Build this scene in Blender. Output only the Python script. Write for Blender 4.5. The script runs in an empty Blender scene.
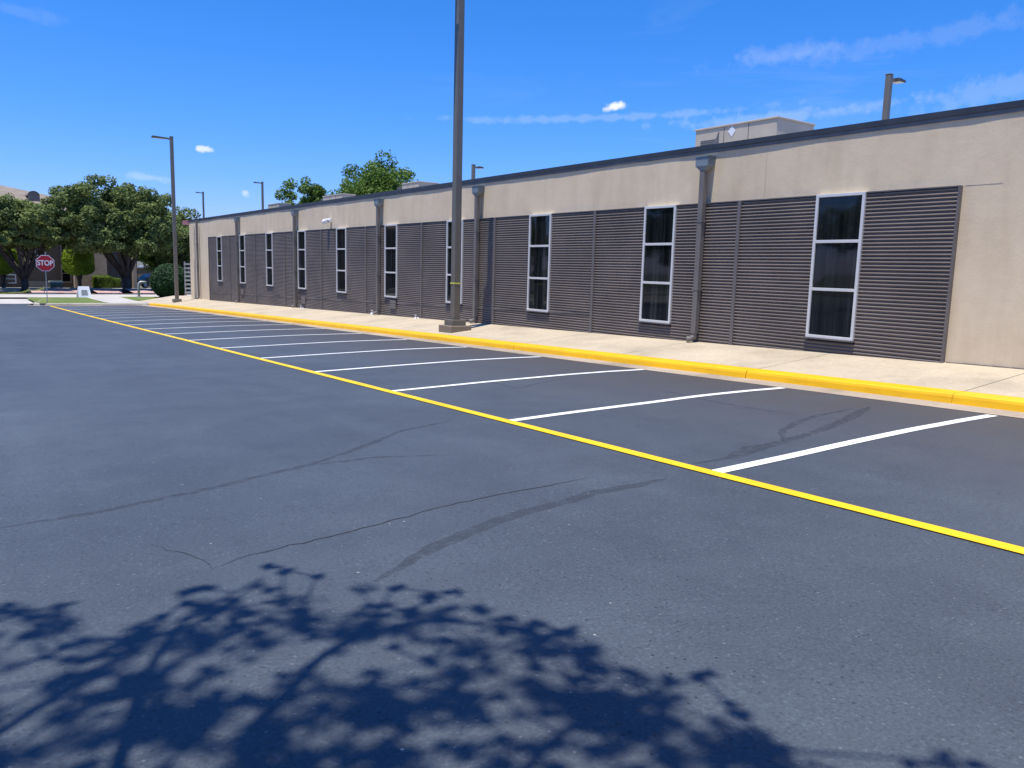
import bpy, bmesh, math, random
import numpy as np
from mathutils import Vector, Matrix, noise as mnoise

random.seed(7); rng = np.random.default_rng(7)
SC = bpy.context.scene
COL = SC.collection
LIFT = 1.4                      # whole place is modelled with the lens at z = 0, then lifted

# ------------------------------------------------------------------ camera model
CF, PITCH, ROLL, YAW = 791.04, 0.14324, 0.02586, 0.61965
cy_, sy_ = math.cos(YAW), math.sin(YAW); cp_, sp_ = math.cos(PITCH), math.sin(PITCH); cr_, sr_ = math.cos(ROLL), math.sin(ROLL)
RH = Vector((cy_, -sy_, 0)); FH = Vector((sy_, cy_, 0)); UH = Vector((0, 0, 1))
DV = FH*cp_ - UH*sp_; VV = FH*sp_ + UH*cp_
RV = RH*cr_ + VV*sr_; TV = -RH*sr_ + VV*cr_

def ray(x, y):
    return DV + RV*((x-512)/CF) - TV*((y-384)/CF)
def at_x(x, y, X):
    d = ray(x, y); return d*(X/d.x)
def at_y(x, y, Y):
    d = ray(x, y); return d*(Y/d.y)
def at_z(x, y, z):
    d = ray(x, y); return d*(z/d.z)
G = 0.02527
def at_g(x, y, z0=-1.404):      # point on the sloping lot
    d = ray(x, y); return d*(z0/(d.z + G*d.y))
def proj(p):
    d = p.dot(DV)
    if d <= 0: return None
    return (512+CF*p.dot(RV)/d, 384-CF*p.dot(TV)/d)

# ------------------------------------------------------------------ terrain
YF = 52.3
def grade(Y):
    Y = max(-25.0, Y)
    if Y <= 56: return -G*Y
    return -G*56
def lerp(a, b, t): return a+(b-a)*t
PROF = [(4.69, -1.404), (6.2, -1.372), (7.6, -1.346), (8.6, -1.344), (9.36, -1.352)]
def zlot(X, Y):
    if X <= PROF[0][0]: z = PROF[0][1]
    elif X >= PROF[-1][0]: z = PROF[-1][1]
    else:
        for (a, za), (b, zb) in zip(PROF, PROF[1:]):
            if a <= X <= b:
                t = (X-a)/(b-a); z = lerp(za, zb, t); break
    k = 1.0 if Y < 45 else max(0, 1-(Y-45)/7)
    return -1.385 + (z+1.385)*(0.3+0.7*k) + grade(Y)

# ------------------------------------------------------------------ materials
def mat(name):
    m = bpy.data.materials.new(name); m.use_nodes = True
    nt = m.node_tree; b = nt.nodes['Principled BSDF']
    return m, nt, b
def N(nt, t, **kw):
    n = nt.nodes.new(t)
    for k, v in kw.items():
        if k in n.inputs: n.inputs[k].default_value = v
        else: setattr(n, k, v)
    return n
def coords(nt, scale=(1, 1, 1)):
    tc = N(nt, 'ShaderNodeTexCoord'); mp = N(nt, 'ShaderNodeMapping'); mp.inputs['Scale'].default_value = scale
    nt.links.new(tc.outputs['Object'], mp.inputs['Vector']); return mp.outputs['Vector']
def ramp(nt, fac, stops):
    r = N(nt, 'ShaderNodeValToRGB'); e = r.color_ramp.elements
    while len(e) < len(stops): e.new(0.5)
    for el, (p, c) in zip(e, stops):
        el.position = p; el.color = (*c, 1) if len(c) == 3 else c
    nt.links.new(fac, r.inputs['Fac']); return r.outputs['Color']
def mix(nt, a, b, fac, mode='MIX'):
    m = N(nt, 'ShaderNodeMix', data_type='RGBA', blend_type=mode)
    for sock, v in ((m.inputs[6], a), (m.inputs[7], b), (m.inputs[0], fac)):
        if isinstance(v, (int, float)): sock.default_value = v
        elif isinstance(v, tuple): sock.default_value = (*v, 1)
        else: nt.links.new(v, sock)
    return m.outputs[2]
def noise(nt, vec, scale, detail=4, rough=.55, dist=0):
    n = N(nt, 'ShaderNodeTexNoise', Scale=scale, Detail=detail, Roughness=rough, Distortion=dist)
    nt.links.new(vec, n.inputs['Vector']); return n.outputs['Fac']
def bump(nt, b, h, strength=.3, dist=.01):
    n = N(nt, 'ShaderNodeBump', Strength=strength, Distance=dist)
    nt.links.new(h, n.inputs['Height']); nt.links.new(n.outputs['Normal'], b.inputs['Normal'])

def simple(name, c, rough=.6, metal=0, var=.12, scale=3, bmp=.15, bscale=60, spec=.5, stretch=(1, 1, 1)):
    m, nt, b = mat(name); v = coords(nt, stretch)
    n1 = noise(nt, v, scale, 5)
    lo = tuple(x*(1-var) for x in c); hi = tuple(min(1, x*(1+var)) for x in c)
    nt.links.new(ramp(nt, n1, [(.3, lo), (.7, hi)]), b.inputs['Base Color'])
    b.inputs['Roughness'].default_value = rough; b.inputs['Metallic'].default_value = metal
    b.inputs['Specular IOR Level'].default_value = spec
    if bmp: bump(nt, b, noise(nt, v, bscale, 3), bmp, .004)
    return m

def asphalt_mat():
    m, nt, b = mat('sealed_asphalt'); v = coords(nt)
    big = noise(nt, v, .22, 5, .6, .6); mid = noise(nt, v, 1.7, 5, .65)
    fine = noise(nt, v, 62, 4, .8)
    c = ramp(nt, big, [(.3, (.050, .061, .076)), (.55, (.060, .073, .090)), (.75, (.073, .087, .104))])
    c = mix(nt, c, ramp(nt, mid, [(.3, (.86, .86, .88)), (.7, (1.1, 1.1, 1.08))]), 1.0, 'MULTIPLY')
    c = mix(nt, c, ramp(nt, fine, [(.27, (.25, .25, .26)), (.42, (.86, .86, .86)), (.58, (1.1, 1.1, 1.1)), (.72, (2.0, 2.0, 1.9))]), .9, 'MULTIPLY')
    # faint squeegee streaks along the lot
    st = noise(nt, coords(nt, (1.6, .12, 1)), 1.0, 4, .5)
    c = mix(nt, c, ramp(nt, st, [(.35, (.93, .93, .94)), (.65, (1.06, 1.06, 1.06))]), 1.0, 'MULTIPLY')
    # dusty brown film along the gutter
    sx = N(nt, 'ShaderNodeSeparateXYZ'); nt.links.new(v, sx.inputs[0])
    mr = N(nt, 'ShaderNodeMapRange'); mr.inputs['From Min'].default_value = 5.5; mr.inputs['From Max'].default_value = 9.2; mr.inputs['To Max'].default_value = 1.7
    nt.links.new(sx.outputs['X'], mr.inputs['Value'])
    mu = N(nt, 'ShaderNodeMath', operation='MULTIPLY'); nt.links.new(mr.outputs[0], mu.inputs[0]); nt.links.new(mid, mu.inputs[1])
    c = mix(nt, c, (.056, .052, .054), mu.outputs[0])
    # sparse bright grit
    vo = N(nt, 'ShaderNodeTexVoronoi', Scale=9.0); nt.links.new(v, vo.inputs['Vector'])
    g = ramp(nt, vo.outputs['Distance'], [(.0, (1, 1, 1)), (.045, (1, 1, 1)), (.06, (0, 0, 0))])
    wn = noise(nt, v, 3.1, 1); gm = ramp(nt, wn, [(.60, (0, 0, 0)), (.64, (.8, .8, .8))])
    gg = mix(nt, g, gm, 1.0, 'MULTIPLY')
    c = mix(nt, c, (.42, .41, .37), gg)
    v2 = N(nt, 'ShaderNodeTexVoronoi', Scale=38.0); nt.links.new(v, v2.inputs['Vector'])
    sepc = N(nt, 'ShaderNodeSeparateColor'); nt.links.new(v2.outputs['Color'], sepc.inputs[0])
    pit = mix(nt, ramp(nt, v2.outputs['Distance'], [(.0, (1, 1, 1)), (.22, (1, 1, 1)), (.32, (0, 0, 0))]), ramp(nt, sepc.outputs[0], [(.86, (0, 0, 0)), (.88, (1, 1, 1))]), 1.0, 'MULTIPLY')
    c = mix(nt, c, (.017, .019, .024), mix(nt, pit, ramp(nt, noise(nt, v, 1.1, 4, .7), [(.42, (.1, .1, .1)), (.62, (.9, .9, .9))]), 1.0, 'MULTIPLY'))
    agg = mix(nt, ramp(nt, v2.outputs['Distance'], [(.0, (1, 1, 1)), (.18, (1, 1, 1)), (.28, (0, 0, 0))]), ramp(nt, sepc.outputs[1], [(.93, (0, 0, 0)), (.95, (.55, .55, .55))]), 1.0, 'MULTIPLY')
    c = mix(nt, c, (.17, .18, .19), agg)
    nt.links.new(c, b.inputs['Base Color'])
    b.inputs['Roughness'].default_value = .62
    b.inputs['Specular IOR Level'].default_value = .45
    bump(nt, b, fine, .55, .006)
    return m

def paint_mat(name, c, wear=.1, rough=.55):
    m, nt, b = mat(name); v = coords(nt)
    n1 = noise(nt, v, 2.2, 5, .6); n2 = noise(nt, v, 110, 3, .7)
    a = ramp(nt, n1, [(.3, tuple(x*(1-wear) for x in c)), (.65, c)])
    a = mix(nt, a, ramp(nt, n2, [(.22, (.55, .55, .55)), (.36, (1, 1, 1))]), .7, 'MULTIPLY')
    chip = noise(nt, v, 23, 6, .8)
    a = mix(nt, a, (.09, .088, .085), ramp(nt, chip, [(.69, (0, 0, 0)), (.73, (.6, .6, .6))]))
    scuff = noise(nt, coords(nt, (6, .8, 6)), 1.5, 5, .7)
    a = mix(nt, a, ramp(nt, scuff, [(.3, (.80, .78, .76)), (.5, (1, 1, 1))]), .8, 'MULTIPLY')
    nt.links.new(a, b.inputs['Base Color']); b.inputs['Roughness'].default_value = rough
    bump(nt, b, n2, .4, .004)
    return m

def concrete_mat(name, c, var=.13):
    m, nt, b = mat(name); v = coords(nt)
    n1 = noise(nt, v, .8, 6, .62, .3); n2 = noise(nt, v, 14, 4); n3 = noise(nt, v, 130, 2)
    a = ramp(nt, n1, [(.28, tuple(x*(1-var*1.6) for x in c)), (.5, c), (.72, tuple(x*(1+var) for x in c))])
    a = mix(nt, a, ramp(nt, n2, [(.3, (.9, .89, .88)), (.6, (1.03, 1.03, 1.03))]), 1.0, 'MULTIPLY')
    a = mix(nt, a, ramp(nt, n3, [(.3, (.85, .85, .85)), (.6, (1.04, 1.04, 1.04))]), .8, 'MULTIPLY')
    nt.links.new(a, b.inputs['Base Color']); b.inputs['Roughness'].default_value = .88
    bump(nt, b, n3, .3, .004)
    return m

def stucco_mat():
    m, nt, b = mat('beige_stucco'); v = coords(nt)
    n1 = noise(nt, v, .55, 6, .6, .5); n2 = noise(nt, coords(nt, (1, 1, .22)), 3.0, 5, .6)
    n3 = noise(nt, v, 55, 4, .7)
    a = ramp(nt, n1, [(.3, (.62, .495, .335)), (.5, (.68, .55, .375)), (.7, (.71, .585, .41))])
    a = mix(nt, a, ramp(nt, n2, [(.30, (.88, .86, .83)), (.55, (1.02, 1.02, 1.02))]), .7, 'MULTIPLY')
    pk = noise(nt, v, 1.3, 3, .5)
    a = mix(nt, a, (.66, .50, .41), ramp(nt, pk, [(.56, (0, 0, 0)), (.78, (.35, .35, .35))]))
    nt.links.new(a, b.inputs['Base Color']); b.inputs['Roughness'].default_value = .9
    mx = N(nt, 'ShaderNodeMath', operation='ADD'); nt.links.new(n3, mx.inputs[0])
    lw = N(nt, 'ShaderNodeMath', operation='MULTIPLY'); nt.links.new(noise(nt, v, 4, 3), lw.inputs[0]); lw.inputs[1].default_value = 2.5
    nt.links.new(lw.outputs[0], mx.inputs[1])
    bump(nt, b, mx.outputs[0], .35, .006)
    return m

def brick_mat(name, c1, c2, mortar, s=4.0):
    m, nt, b = mat(name); tc = N(nt, 'ShaderNodeTexCoord')
    sp = N(nt, 'ShaderNodeSeparateXYZ'); cb = N(nt, 'ShaderNodeCombineXYZ')
    nt.links.new(tc.outputs['Object'], sp.inputs[0])
    ad = N(nt, 'ShaderNodeMath', operation='ADD'); nt.links.new(sp.outputs['X'], ad.inputs[0]); nt.links.new(sp.outputs['Y'], ad.inputs[1])
    nt.links.new(ad.outputs[0], cb.inputs['X']); nt.links.new(sp.outputs['Z'], cb.inputs['Y'])
    br = N(nt, 'ShaderNodeTexBrick', Scale=s); nt.links.new(cb.outputs[0], br.inputs['Vector'])
    br.inputs['Color1'].default_value = (*c1, 1); br.inputs['Color2'].default_value = (*c2, 1); br.inputs['Mortar'].default_value = (*mortar, 1)
    br.inputs['Mortar Size'].default_value = .015
    n = noise(nt, tc.outputs['Object'], .7, 5)
    a = mix(nt, br.outputs['Color'], ramp(nt, n, [(.3, (.8, .78, .76)), (.7, (1.1, 1.1, 1.1))]), 1.0, 'MULTIPLY')
    nt.links.new(a, b.inputs['Base Color']); b.inputs['Roughness'].default_value = .9
    return m

def leaf_mat(name, dark, mid, light, scale=1.6, trans=.3):
    m, nt, b = mat(name); v = coords(nt)
    n1 = noise(nt, v, scale, 4, .6); n2 = noise(nt, v, scale*9, 2)
    a = ramp(nt, n1, [(.32, dark), (.5, mid), (.68, light)])
    a = mix(nt, a, ramp(nt, n2, [(.3, (.7, .75, .7)), (.7, (1.3, 1.25, 1.15))]), 1.0, 'MULTIPLY')
    nt.links.new(a, b.inputs['Base Color']); b.inputs['Roughness'].default_value = .65; b.inputs['Specular IOR Level'].default_value = .2
    tr = N(nt, 'ShaderNodeBsdfTranslucent'); nt.links.new(a, tr.inputs['Color'])
    ms = N(nt, 'ShaderNodeMixShader'); ms.inputs[0].default_value = trans
    out = nt.nodes['Material Output']
    nt.links.new(b.outputs[0], ms.inputs[1]); nt.links.new(tr.outputs[0], ms.inputs[2]); nt.links.new(ms.outputs[0], out.inputs['Surface'])
    return m

def glass_mat():
    m, nt, b = mat('dark_window_glass'); v = coords(nt)
    n = noise(nt, coords(nt, (9, 9, .35)), 1.2, 4)
    nt.links.new(ramp(nt, n, [(.35, (.003, .004, .005)), (.55, (.010, .013, .015)), (.75, (.034, .038, .04))]), b.inputs['Base Color'])
    b.inputs['Roughness'].default_value = .04; b.inputs['IOR'].default_value = 1.45
    bump(nt, b, noise(nt, v, 1.1, 2), .03, .02)
    return m

def grass_mat():
    m, nt, b = mat('turf'); v = coords(nt)
    n1 = noise(nt, v, .7, 5, .6); n2 = noise(nt, v, 30, 4)
    a = ramp(nt, n1, [(.3, (.075, .13, .02)), (.5, (.115, .17, .03)), (.7, (.20, .22, .06))])
    a = mix(nt, a, ramp(nt, n2, [(.3, (.6, .6, .6)), (.7, (1.25, 1.2, 1.1))]), 1.0, 'MULTIPLY')
    nt.links.new(a, b.inputs['Base Color']); b.inputs['Roughness'].default_value = .9
    bump(nt, b, n2, .8, .03)
    return m

def sealer_mat():
    m, nt, b = mat('crack_sealer'); v = coords(nt)
    n = noise(nt, v, 62, 4, .8); k = noise(nt, v, 9, 5, .75)
    nt.links.new(ramp(nt, n, [(.3, (.022, .026, .036)), (.6, (.05, .056, .072)), (.75, (.09, .1, .11))]), b.inputs['Base Color'])
    b.inputs['Roughness'].default_value = .7; nt.links.new(ramp(nt, k, [(.36, (.05, .05, .05)), (.55, (.36, .36, .36))]), b.inputs['Alpha'])
    return m
M = dict(
    asphalt=asphalt_mat(), white=paint_mat('white_line_paint', (.80, .80, .79), .05),
    yellow=paint_mat('yellow_line_paint', (.86, .53, .003), .06), kerbyellow=paint_mat('yellow_kerb_paint', (.90, .49, .002), .1, .45),
    walk=concrete_mat('sidewalk_concrete', (.46, .385, .275)), gutter=concrete_mat('gutter_concrete', (.36, .29, .215), .25),
    kerb=concrete_mat('bare_kerb_concrete', (.42, .38, .32), .2), apron=concrete_mat('apron_concrete', (.46, .43, .39)),
    joint=simple('joint_dirt', (.13, .11, .09), .95), footing=concrete_mat('footing_concrete', (.22, .18, .135), .2),
    stucco=stucco_mat(), louvre=simple('louvre_grey_paint', (.19, .154, .128), .45, 0, .18, .9, .06, 40),
    trim=simple('dark_trim_paint', (.14, .125, .118), .45, 0, .1), pipe=simple('grey_pipe_paint', (.165, .148, .132), .42, 0, .1),
    head=simple('bluegrey_painted_metal', (.20, .235, .25), .4, .1, .15), coping=simple('coping_dark_metal', (.055, .06, .068), .4, .2, .15),
    copinglow=simple('coping_grey_metal', (.15, .15, .15), .5, .1, .15),
    frame=simple('aluminium_window_frame', (.68, .675, .65), .38, .15, .05), glass=glass_mat(),
    bronze=simple('bronze_pole_paint', (.165, .148, .118), .45, .1, .1, 2, .05), blackmetal=simple('black_housing', (.03, .03, .032), .45),
    lens=simple('lamp_lens', (.6, .6, .58), .3), roof=simple('roof_membrane', (.33, .31, .28), .9),
    unit=simple('rooftop_unit_paint', (.50, .43, .33), .55, 0, .12, 1.2, .05), unitdark=simple('unit_dark_grille', (.09, .085, .08), .6),
    whitep=simple('white_plastic', (.75, .76, .77), .4, 0, .04), red=simple('stop_red', (.40, .008, .014), .4, 0, .06),
    steel=simple('galvanised_steel', (.33, .35, .34), .45, .4, .15), greenbox=simple('transformer_green', (.06, .10, .07), .5),
    bark=simple('oak_bark', (.06, .052, .043), .95, 0, .35, 4, .9, 14, .2, (1, 1, .3)),
    leaf=leaf_mat('live_oak_leaves', (.095, .13, .045), (.155, .205, .068), (.24, .29, .10), .5),
    leaf2=leaf_mat('bright_tree_leaves', (.07, .13, .022), (.11, .19, .035), (.15, .23, .05), .5),
    leaf3=leaf_mat('clipped_bush_leaves', (.10, .18, .012), (.17, .27, .02), (.26, .34, .03), .9),
    leaf4=leaf_mat('dark_shrub_leaves', (.022, .05, .02), (.035, .075, .03), (.06, .105, .045), 1.3),
    hedge=leaf_mat('hedge_leaves', (.06, .10, .012), (.10, .15, .018), (.16, .20, .03), 1.2),
    turf=grass_mat(), mulch=simple('dark_mulch', (.045, .032, .025), .95, 0, .5, 5, .8, 20),
    paver=simple('pink_pavers', (.52, .32, .28), .85, 0, .15, 2), brickd=brick_mat('brown_brick', (.12, .085, .065), (.16, .12, .09), (.2, .17, .14), 5),
    brickl=brick_mat('pale_brick', (.36, .25, .19), (.46, .35, .27), (.5, .44, .36), 3.2), tanwall=simple('tan_render', (.33, .27, .21), .9),
    shingle=brick_mat('brown_shingles', (.21, .175, .14), (.27, .225, .18), (.17, .14, .115), 2.0),
    tar=sealer_mat(), crack=simple('open_crack', (.02, .022, .028), .9, 0, .3),
    carwhite=simple('white_car_paint', (.75, .76, .78), .25, 0, .02), cardark=simple('dark_car_paint', (.02, .02, .024), .25),
    rubber=simple('tyre_rubber', (.02, .02, .02), .85), blue=simple('blue_painted_steel', (.012, .07, .38), .5),
    yellowtape=simple('yellow_tape', (.66, .62, .10), .5), ground=simple('far_ground', (.11, .11, .08), .95, 0, .35, .05, .3, 8),
)

# ------------------------------------------------------------------ mesh builder
class MB:
    def __init__(s): s.v = []; s.f = []; s.mi = []
    def face(s, pts, mi=0):
        i = len(s.v); s.v += [tuple(p) for p in pts]; s.f.append(tuple(range(i, i+len(pts)))); s.mi.append(mi)
    def box(s, a, b, mi=0):
        x0, y0, z0 = a; x1, y1, z1 = b; i = len(s.v)
        s.v += [(x0,y0,z0),(x1,y0,z0),(x1,y1,z0),(x0,y1,z0),(x0,y0,z1),(x1,y0,z1),(x1,y1,z1),(x0,y1,z1)]
        for q in ((0,3,2,1),(4,5,6,7),(0,1,5,4),(1,2,6,5),(2,3,7,6),(3,0,4,7)):
            s.f.append(tuple(i+k for k in q)); s.mi.append(mi)
    def tube(s, path, rad, seg=8, mi=0, square=False):
        path = [Vector(p) for p in path]; n = len(path)
        if square: seg = 4
        prev = None; rings = []
        for k, p in enumerate(path):
            t = (path[min(k+1, n-1)]-path[max(k-1, 0)]).normalized()
            if prev is None:
                a = Vector((0, 1, 0)) if abs(t.z) > .9 else Vector((0, 0, 1))
                u = t.cross(a).normalized()
            else: u = (prev - t*prev.dot(t)).normalized()
            prev = u; w = t.cross(u); r = rad[k] if hasattr(rad, '__len__') else rad
            i = len(s.v); rings.append(i)
            off = math.pi/4 if square else 0; rr = r*math.sqrt(2) if square else r
            for j in range(seg):
                an = 2*math.pi*j/seg+off; s.v.append(tuple(p+(u*math.cos(an)+w*math.sin(an))*rr))
        for a, b in zip(rings, rings[1:]):
            for j in range(seg):
                s.f.append((a+j, a+(j+1) % seg, b+(j+1) % seg, b+j)); s.mi.append(mi)
        s.f.append(tuple(rings[0]+j for j in reversed(range(seg)))); s.mi.append(mi)
        s.f.append(tuple(rings[-1]+j for j in range(seg))); s.mi.append(mi)
    def grid(s, xs, ys, zf, mi=0):
        i = len(s.v)
        for x in xs:
            for y in ys: s.v.append((x, y, zf(x, y)))
        m = len(ys)
        for a in range(len(xs)-1):
            for b in range(m-1):
                s.f.append((i+a*m+b, i+(a+1)*m+b, i+(a+1)*m+b+1, i+a*m+b+1)); s.mi.append(mi)
    def build(s, name, m, parent=None, bevel=0, smooth=False, origin=None):
        me = bpy.data.meshes.new(name)
        v = s.v
        if origin is not None: v = [(x-origin[0], y-origin[1], z-origin[2]) for x, y, z in v]
        me.from_pydata(v, [], s.f); me.update()
        for k in (m if isinstance(m, (list, tuple)) else [m]): me.materials.append(k)
        if isinstance(m, (list, tuple)): me.polygons.foreach_set('material_index', s.mi)
        if smooth: me.polygons.foreach_set('use_smooth', [True]*len(me.polygons))
        o = bpy.data.objects.new(name, me); COL.objects.link(o)
        if origin is not None: o.location = origin
        if parent is not None: o.parent = parent
        if bevel:
            bv = o.modifiers.new('Bevel', 'BEVEL'); bv.width = bevel; bv.segments = 2; bv.limit_method = 'ANGLE'
        return o

def tag(o, label=None, cat=None, group=None, kind=None):
    for k, v in (('label', label), ('category', cat), ('group', group), ('kind', kind)):
        if v: o[k] = v
    return o
def thing(name, loc, label, cat, group=None, rz=0):
    o = bpy.data.objects.new(name, None); COL.objects.link(o); o.empty_display_size = .2
    o.location = loc; o.rotation_euler = (0, 0, rz); return tag(o, label, cat, group)
def structure(o): o['kind'] = 'structure'; return o

# ------------------------------------------------------------------ ground surfaces
YS = [-60, -40, -25] + [(-20+2*i) for i in range(36)] + [YF]
ZFAR = -1.385 + grade(60)
mb = MB(); mb.grid([-2500, -400, -100, -60, 10.2, 30, 100, 400, 2500], [-2500, -300, -60, -25, 0, 20, 40, 56, 80, 130, 400, 2500],
        lambda x, y: -1.385 + grade(y) - .10 - (.0 if y < 56 else .02))
structure(mb.build('ground', M['ground']))
mb = MB()
mb.grid([-60, -40, -25, -15, -8, -4, 0, 2.5, 4.69, 5.4, 6.2, 6.9, 7.6, 8.1, 8.6, 9.0, 9.36], YS, zlot)
structure(mb.build('parking_lot', M['asphalt']))
# lane going on past the island on the left
mb = MB(); mb.grid([-60, -20, 0, 4.0], [YF, 54.3, 56.4], lambda x, y: -1.385+grade(y))
structure(mb.build('lane', M['asphalt']))
mb = MB(); mb.grid([-60, -20, 0, 4, 10, 20, 60], [56.4, 60, 64, 68.3], lambda x, y: ZFAR+.012)
structure(mb.build('driveway', M['apron']))

# paint
def strip(pts_a, pts_b, h, name, m, zf=zlot):
    mb = MB(); n = len(pts_a)
    for i in range(n-1):
        q = [pts_a[i], pts_b[i], pts_b[i+1], pts_a[i+1]]
        mb.face([(x, y, zf(x, y)+h) for x, y in q])
    return structure(mb.build(name, m))
ys = [1.2+.5*i for i in range(103)]
jit = lambda y, k: .008*mnoise.noise(Vector((y*.9, k, 0)))
strip([(4.69-.06+jit(y, 1)+.02*mnoise.noise(Vector((y*.12, 9, 0))), y) for y in ys if y <= YF],
      [(4.69+.06+jit(y, 5)+.02*mnoise.noise(Vector((y*.12, 9, 0))), y) for y in ys if y <= YF], .008, 'yellow_line', M['yellow'])
for i in range(-1, 18):
    y0 = 3.909+2.74*i; xs = [4.72+.3*k for k in range(16)]; xs = [x for x in xs if x < 9.3]+[9.33+.02*((i*37) % 5-2)]
    wob = lambda x, i=i: .018*mnoise.noise(Vector((x*.8, i*7.3, 0)))
    strip([(x, y0-.058+wob(x)+.004*mnoise.noise(Vector((x*5, i, 0)))) for x in xs], [(x, y0+.058+wob(x)) for x in xs], .005, 'stall_line', M['white'])

# cracks and sealer
def crack(px, w0, w1, name, m, h, z0=-1.404):
    P = [at_g(x, y, z0) for x, y in px]
    pts = []
    for a, b in zip(P, P[1:]):
        n = max(2, int((b-a).length/.07))
        for k in range(n): pts.append(a.lerp(b, k/n))
    pts.append(P[-1]); A = []; B = []
    for k, p in enumerate(pts):
        t = (pts[min(k+1, len(pts)-1)]-pts[max(0, k-1)]); nx, ny = -t.y, t.x; L = math.hypot(nx, ny) or 1; nx /= L; ny /= L
        w = (w0+(w1-w0)*(.5+.5*mnoise.noise(Vector((k*.13, w0*99, 1)))))/2*min(1, (k+1)/6, (len(pts)-k)/6)
        o = .05*mnoise.noise(Vector((k*.09, 3, px[0][0]*.01)))+.028*mnoise.noise(Vector((k*.9, 8, px[0][0]*.01)))
        A.append((p.x+nx*(o+w), p.y+ny*(o+w))); B.append((p.x+nx*(o-w), p.y+ny*(o-w)))
    strip(A, B, h, name, m)
crack([(0,528),(100,512),(200,490),(300,467),(350,452),(400,432),(450,420)], .03, .10, 'sealed_crack', M['tar'], .0035)
crack([(300,466),(375,457),(450,456)], .03, .08, 'sealed_crack', M['tar'], .0028)
crack([(375,582),(400,569),(435,549),(475,530),(512,515),(560,502),(592,493),(640,486),(668,478)], .09, .12, 'sealed_crack', M['tar'], .0036)
crack([(214,569),(250,555),(340,534),(440,507),(512,492),(560,484),(592,478)], .004, .014, 'open_crack', M['crack'], .0024)
crack([(214,569),(205,560),(150,545)], .004, .010, 'open_crack', M['crack'], .0024)
crack([(692,460),(735,453),(785,440),(824,430),(853,418),(869,408)], .06, .16, 'sealed_crack', M['tar'], .0032, -1.365)
crack([(785,440),(780,430),(816,417),(850,410)], .05, .10, 'sealed_crack', M['tar'], .0026, -1.36)
crack([(655,390),(695,399),(735,406),(800,417)], .02, .05, 'sealed_crack', M['tar'], .0030, -1.36)
crack([(470,378),(520,388),(545,383),(570,378)], .015, .04, 'sealed_crack', M['tar'], .0022, -1.37)
crack([(730,452),(745,445),(775,441)], .05, .09, 'sealed_crack', M['tar'], .0021, -1.365)

# gutter, kerb and sidewalk
X_FACE, X_BACK, X_WALL = 9.81, 10.12, 12.0
def zgut(x, y): return zlot(9.36, y)-.012+(.007 if x > 9.5 else 0.012)
yk = [-25]+[-20+2.74*i for i in range(27)]; yk = [y for y in yk if y < 51.5]+[51.6]
mb = MB(); mb.grid([9.36, 9.6, 9.83], yk, lambda x, y: zlot(9.36, y)+(.004 if x < 9.5 else .006))
structure(mb.build('gutter', M['gutter']))
KH = .125
def kerb_run(path, name, m, label_parts=None, w=.31, h=KH, inward=1):
    """rounded kerb swept along a plan path; section to the right of travel"""
    prof = [(0, -.03), (.008, .0), (.02, h*.62), (.032, h-.018), (.05, h-.004), (.075, h), (w, h+.006), (w, -.03)]
    mb = MB(); rings = []
    n = len(path)
    for k, (x, y, z) in enumerate(path):
        a = path[max(0, k-1)]; b = path[min(n-1, k+1)]
        tx, ty = b[0]-a[0], b[1]-a[1]; L = math.hypot(tx, ty); nx, ny = ty/L*inward, -tx/L*inward
        i = len(mb.v); rings.append(i)
        for o, q in prof: mb.v.append((x+nx*o, y+ny*o, z+q))
    c = len(prof)
    for a, b in zip(rings, rings[1:]):
        for j in range(c-1):
            mb.f.append((a+j, a+j+1, b+j+1, b+j)); mb.mi.append(0)
    mb.f.append(tuple(rings[0]+j for j in range(c))); mb.mi.append(0)
    mb.f.append(tuple(rings[-1]+j for j in reversed(range(c)))); mb.mi.append(0)
    return structure(mb.build(name, m))
# segments with real joints between them (one joint lands where the photograph shows it)
jy = at_g(948, 397, -1.26).y
segs = [jy+3.05*i for i in range(-7, 16)]
cuts = [y for y in segs if y < 51.0]+[51.6]
for a, b in zip(cuts, cuts[1:]):
    n = 4; a2 = a+.004; b2 = b-.004
    kerb_run([(X_FACE+.004*math.sin(a*3), a2+(b2-a2)*k/n, zlot(9.36, a2+(b2-a2)*k/n)+.004) for k in range(n+1)], 'yellow_kerb', M['kerbyellow'])
def kcorner(cx, cy, r, a0, a1, n=8):
    return [(cx+r*math.cos(math.radians(a0+(a1-a0)*k/n)), cy+r*math.sin(math.radians(a0+(a1-a0)*k/n))) for k in range(n+1)]
# island kerb, unpainted: from the end of the yellow kerb to the left tip and around it
isl = [(9.0, 52.55)]; isl = kcorner(9.2, 51.95, .61, 0, 90)+[(8, 52.56), (6.5, 52.56), (5.2, 52.6)]+kcorner(4.95, 53.5, .9, 270, 180)+[(4.05, 54.5), (4.2, 56), (4.6, 58)]
path = [(x, y, -1.385+grade(y)+.0) for x, y in isl]
kerb_run([(9.81, 51.606, zlot(9.36, 51.6))]+path, 'island_kerb', M['kerb'], w=.18)
mb = MB(); mb.grid([3.6, 5, 7, 8.5, 9.83], [YF-.45, YF, 52.6], lambda x, y: -1.378+grade(y)+.004)
structure(mb.build('island_gutter', M['gutter']))
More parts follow.
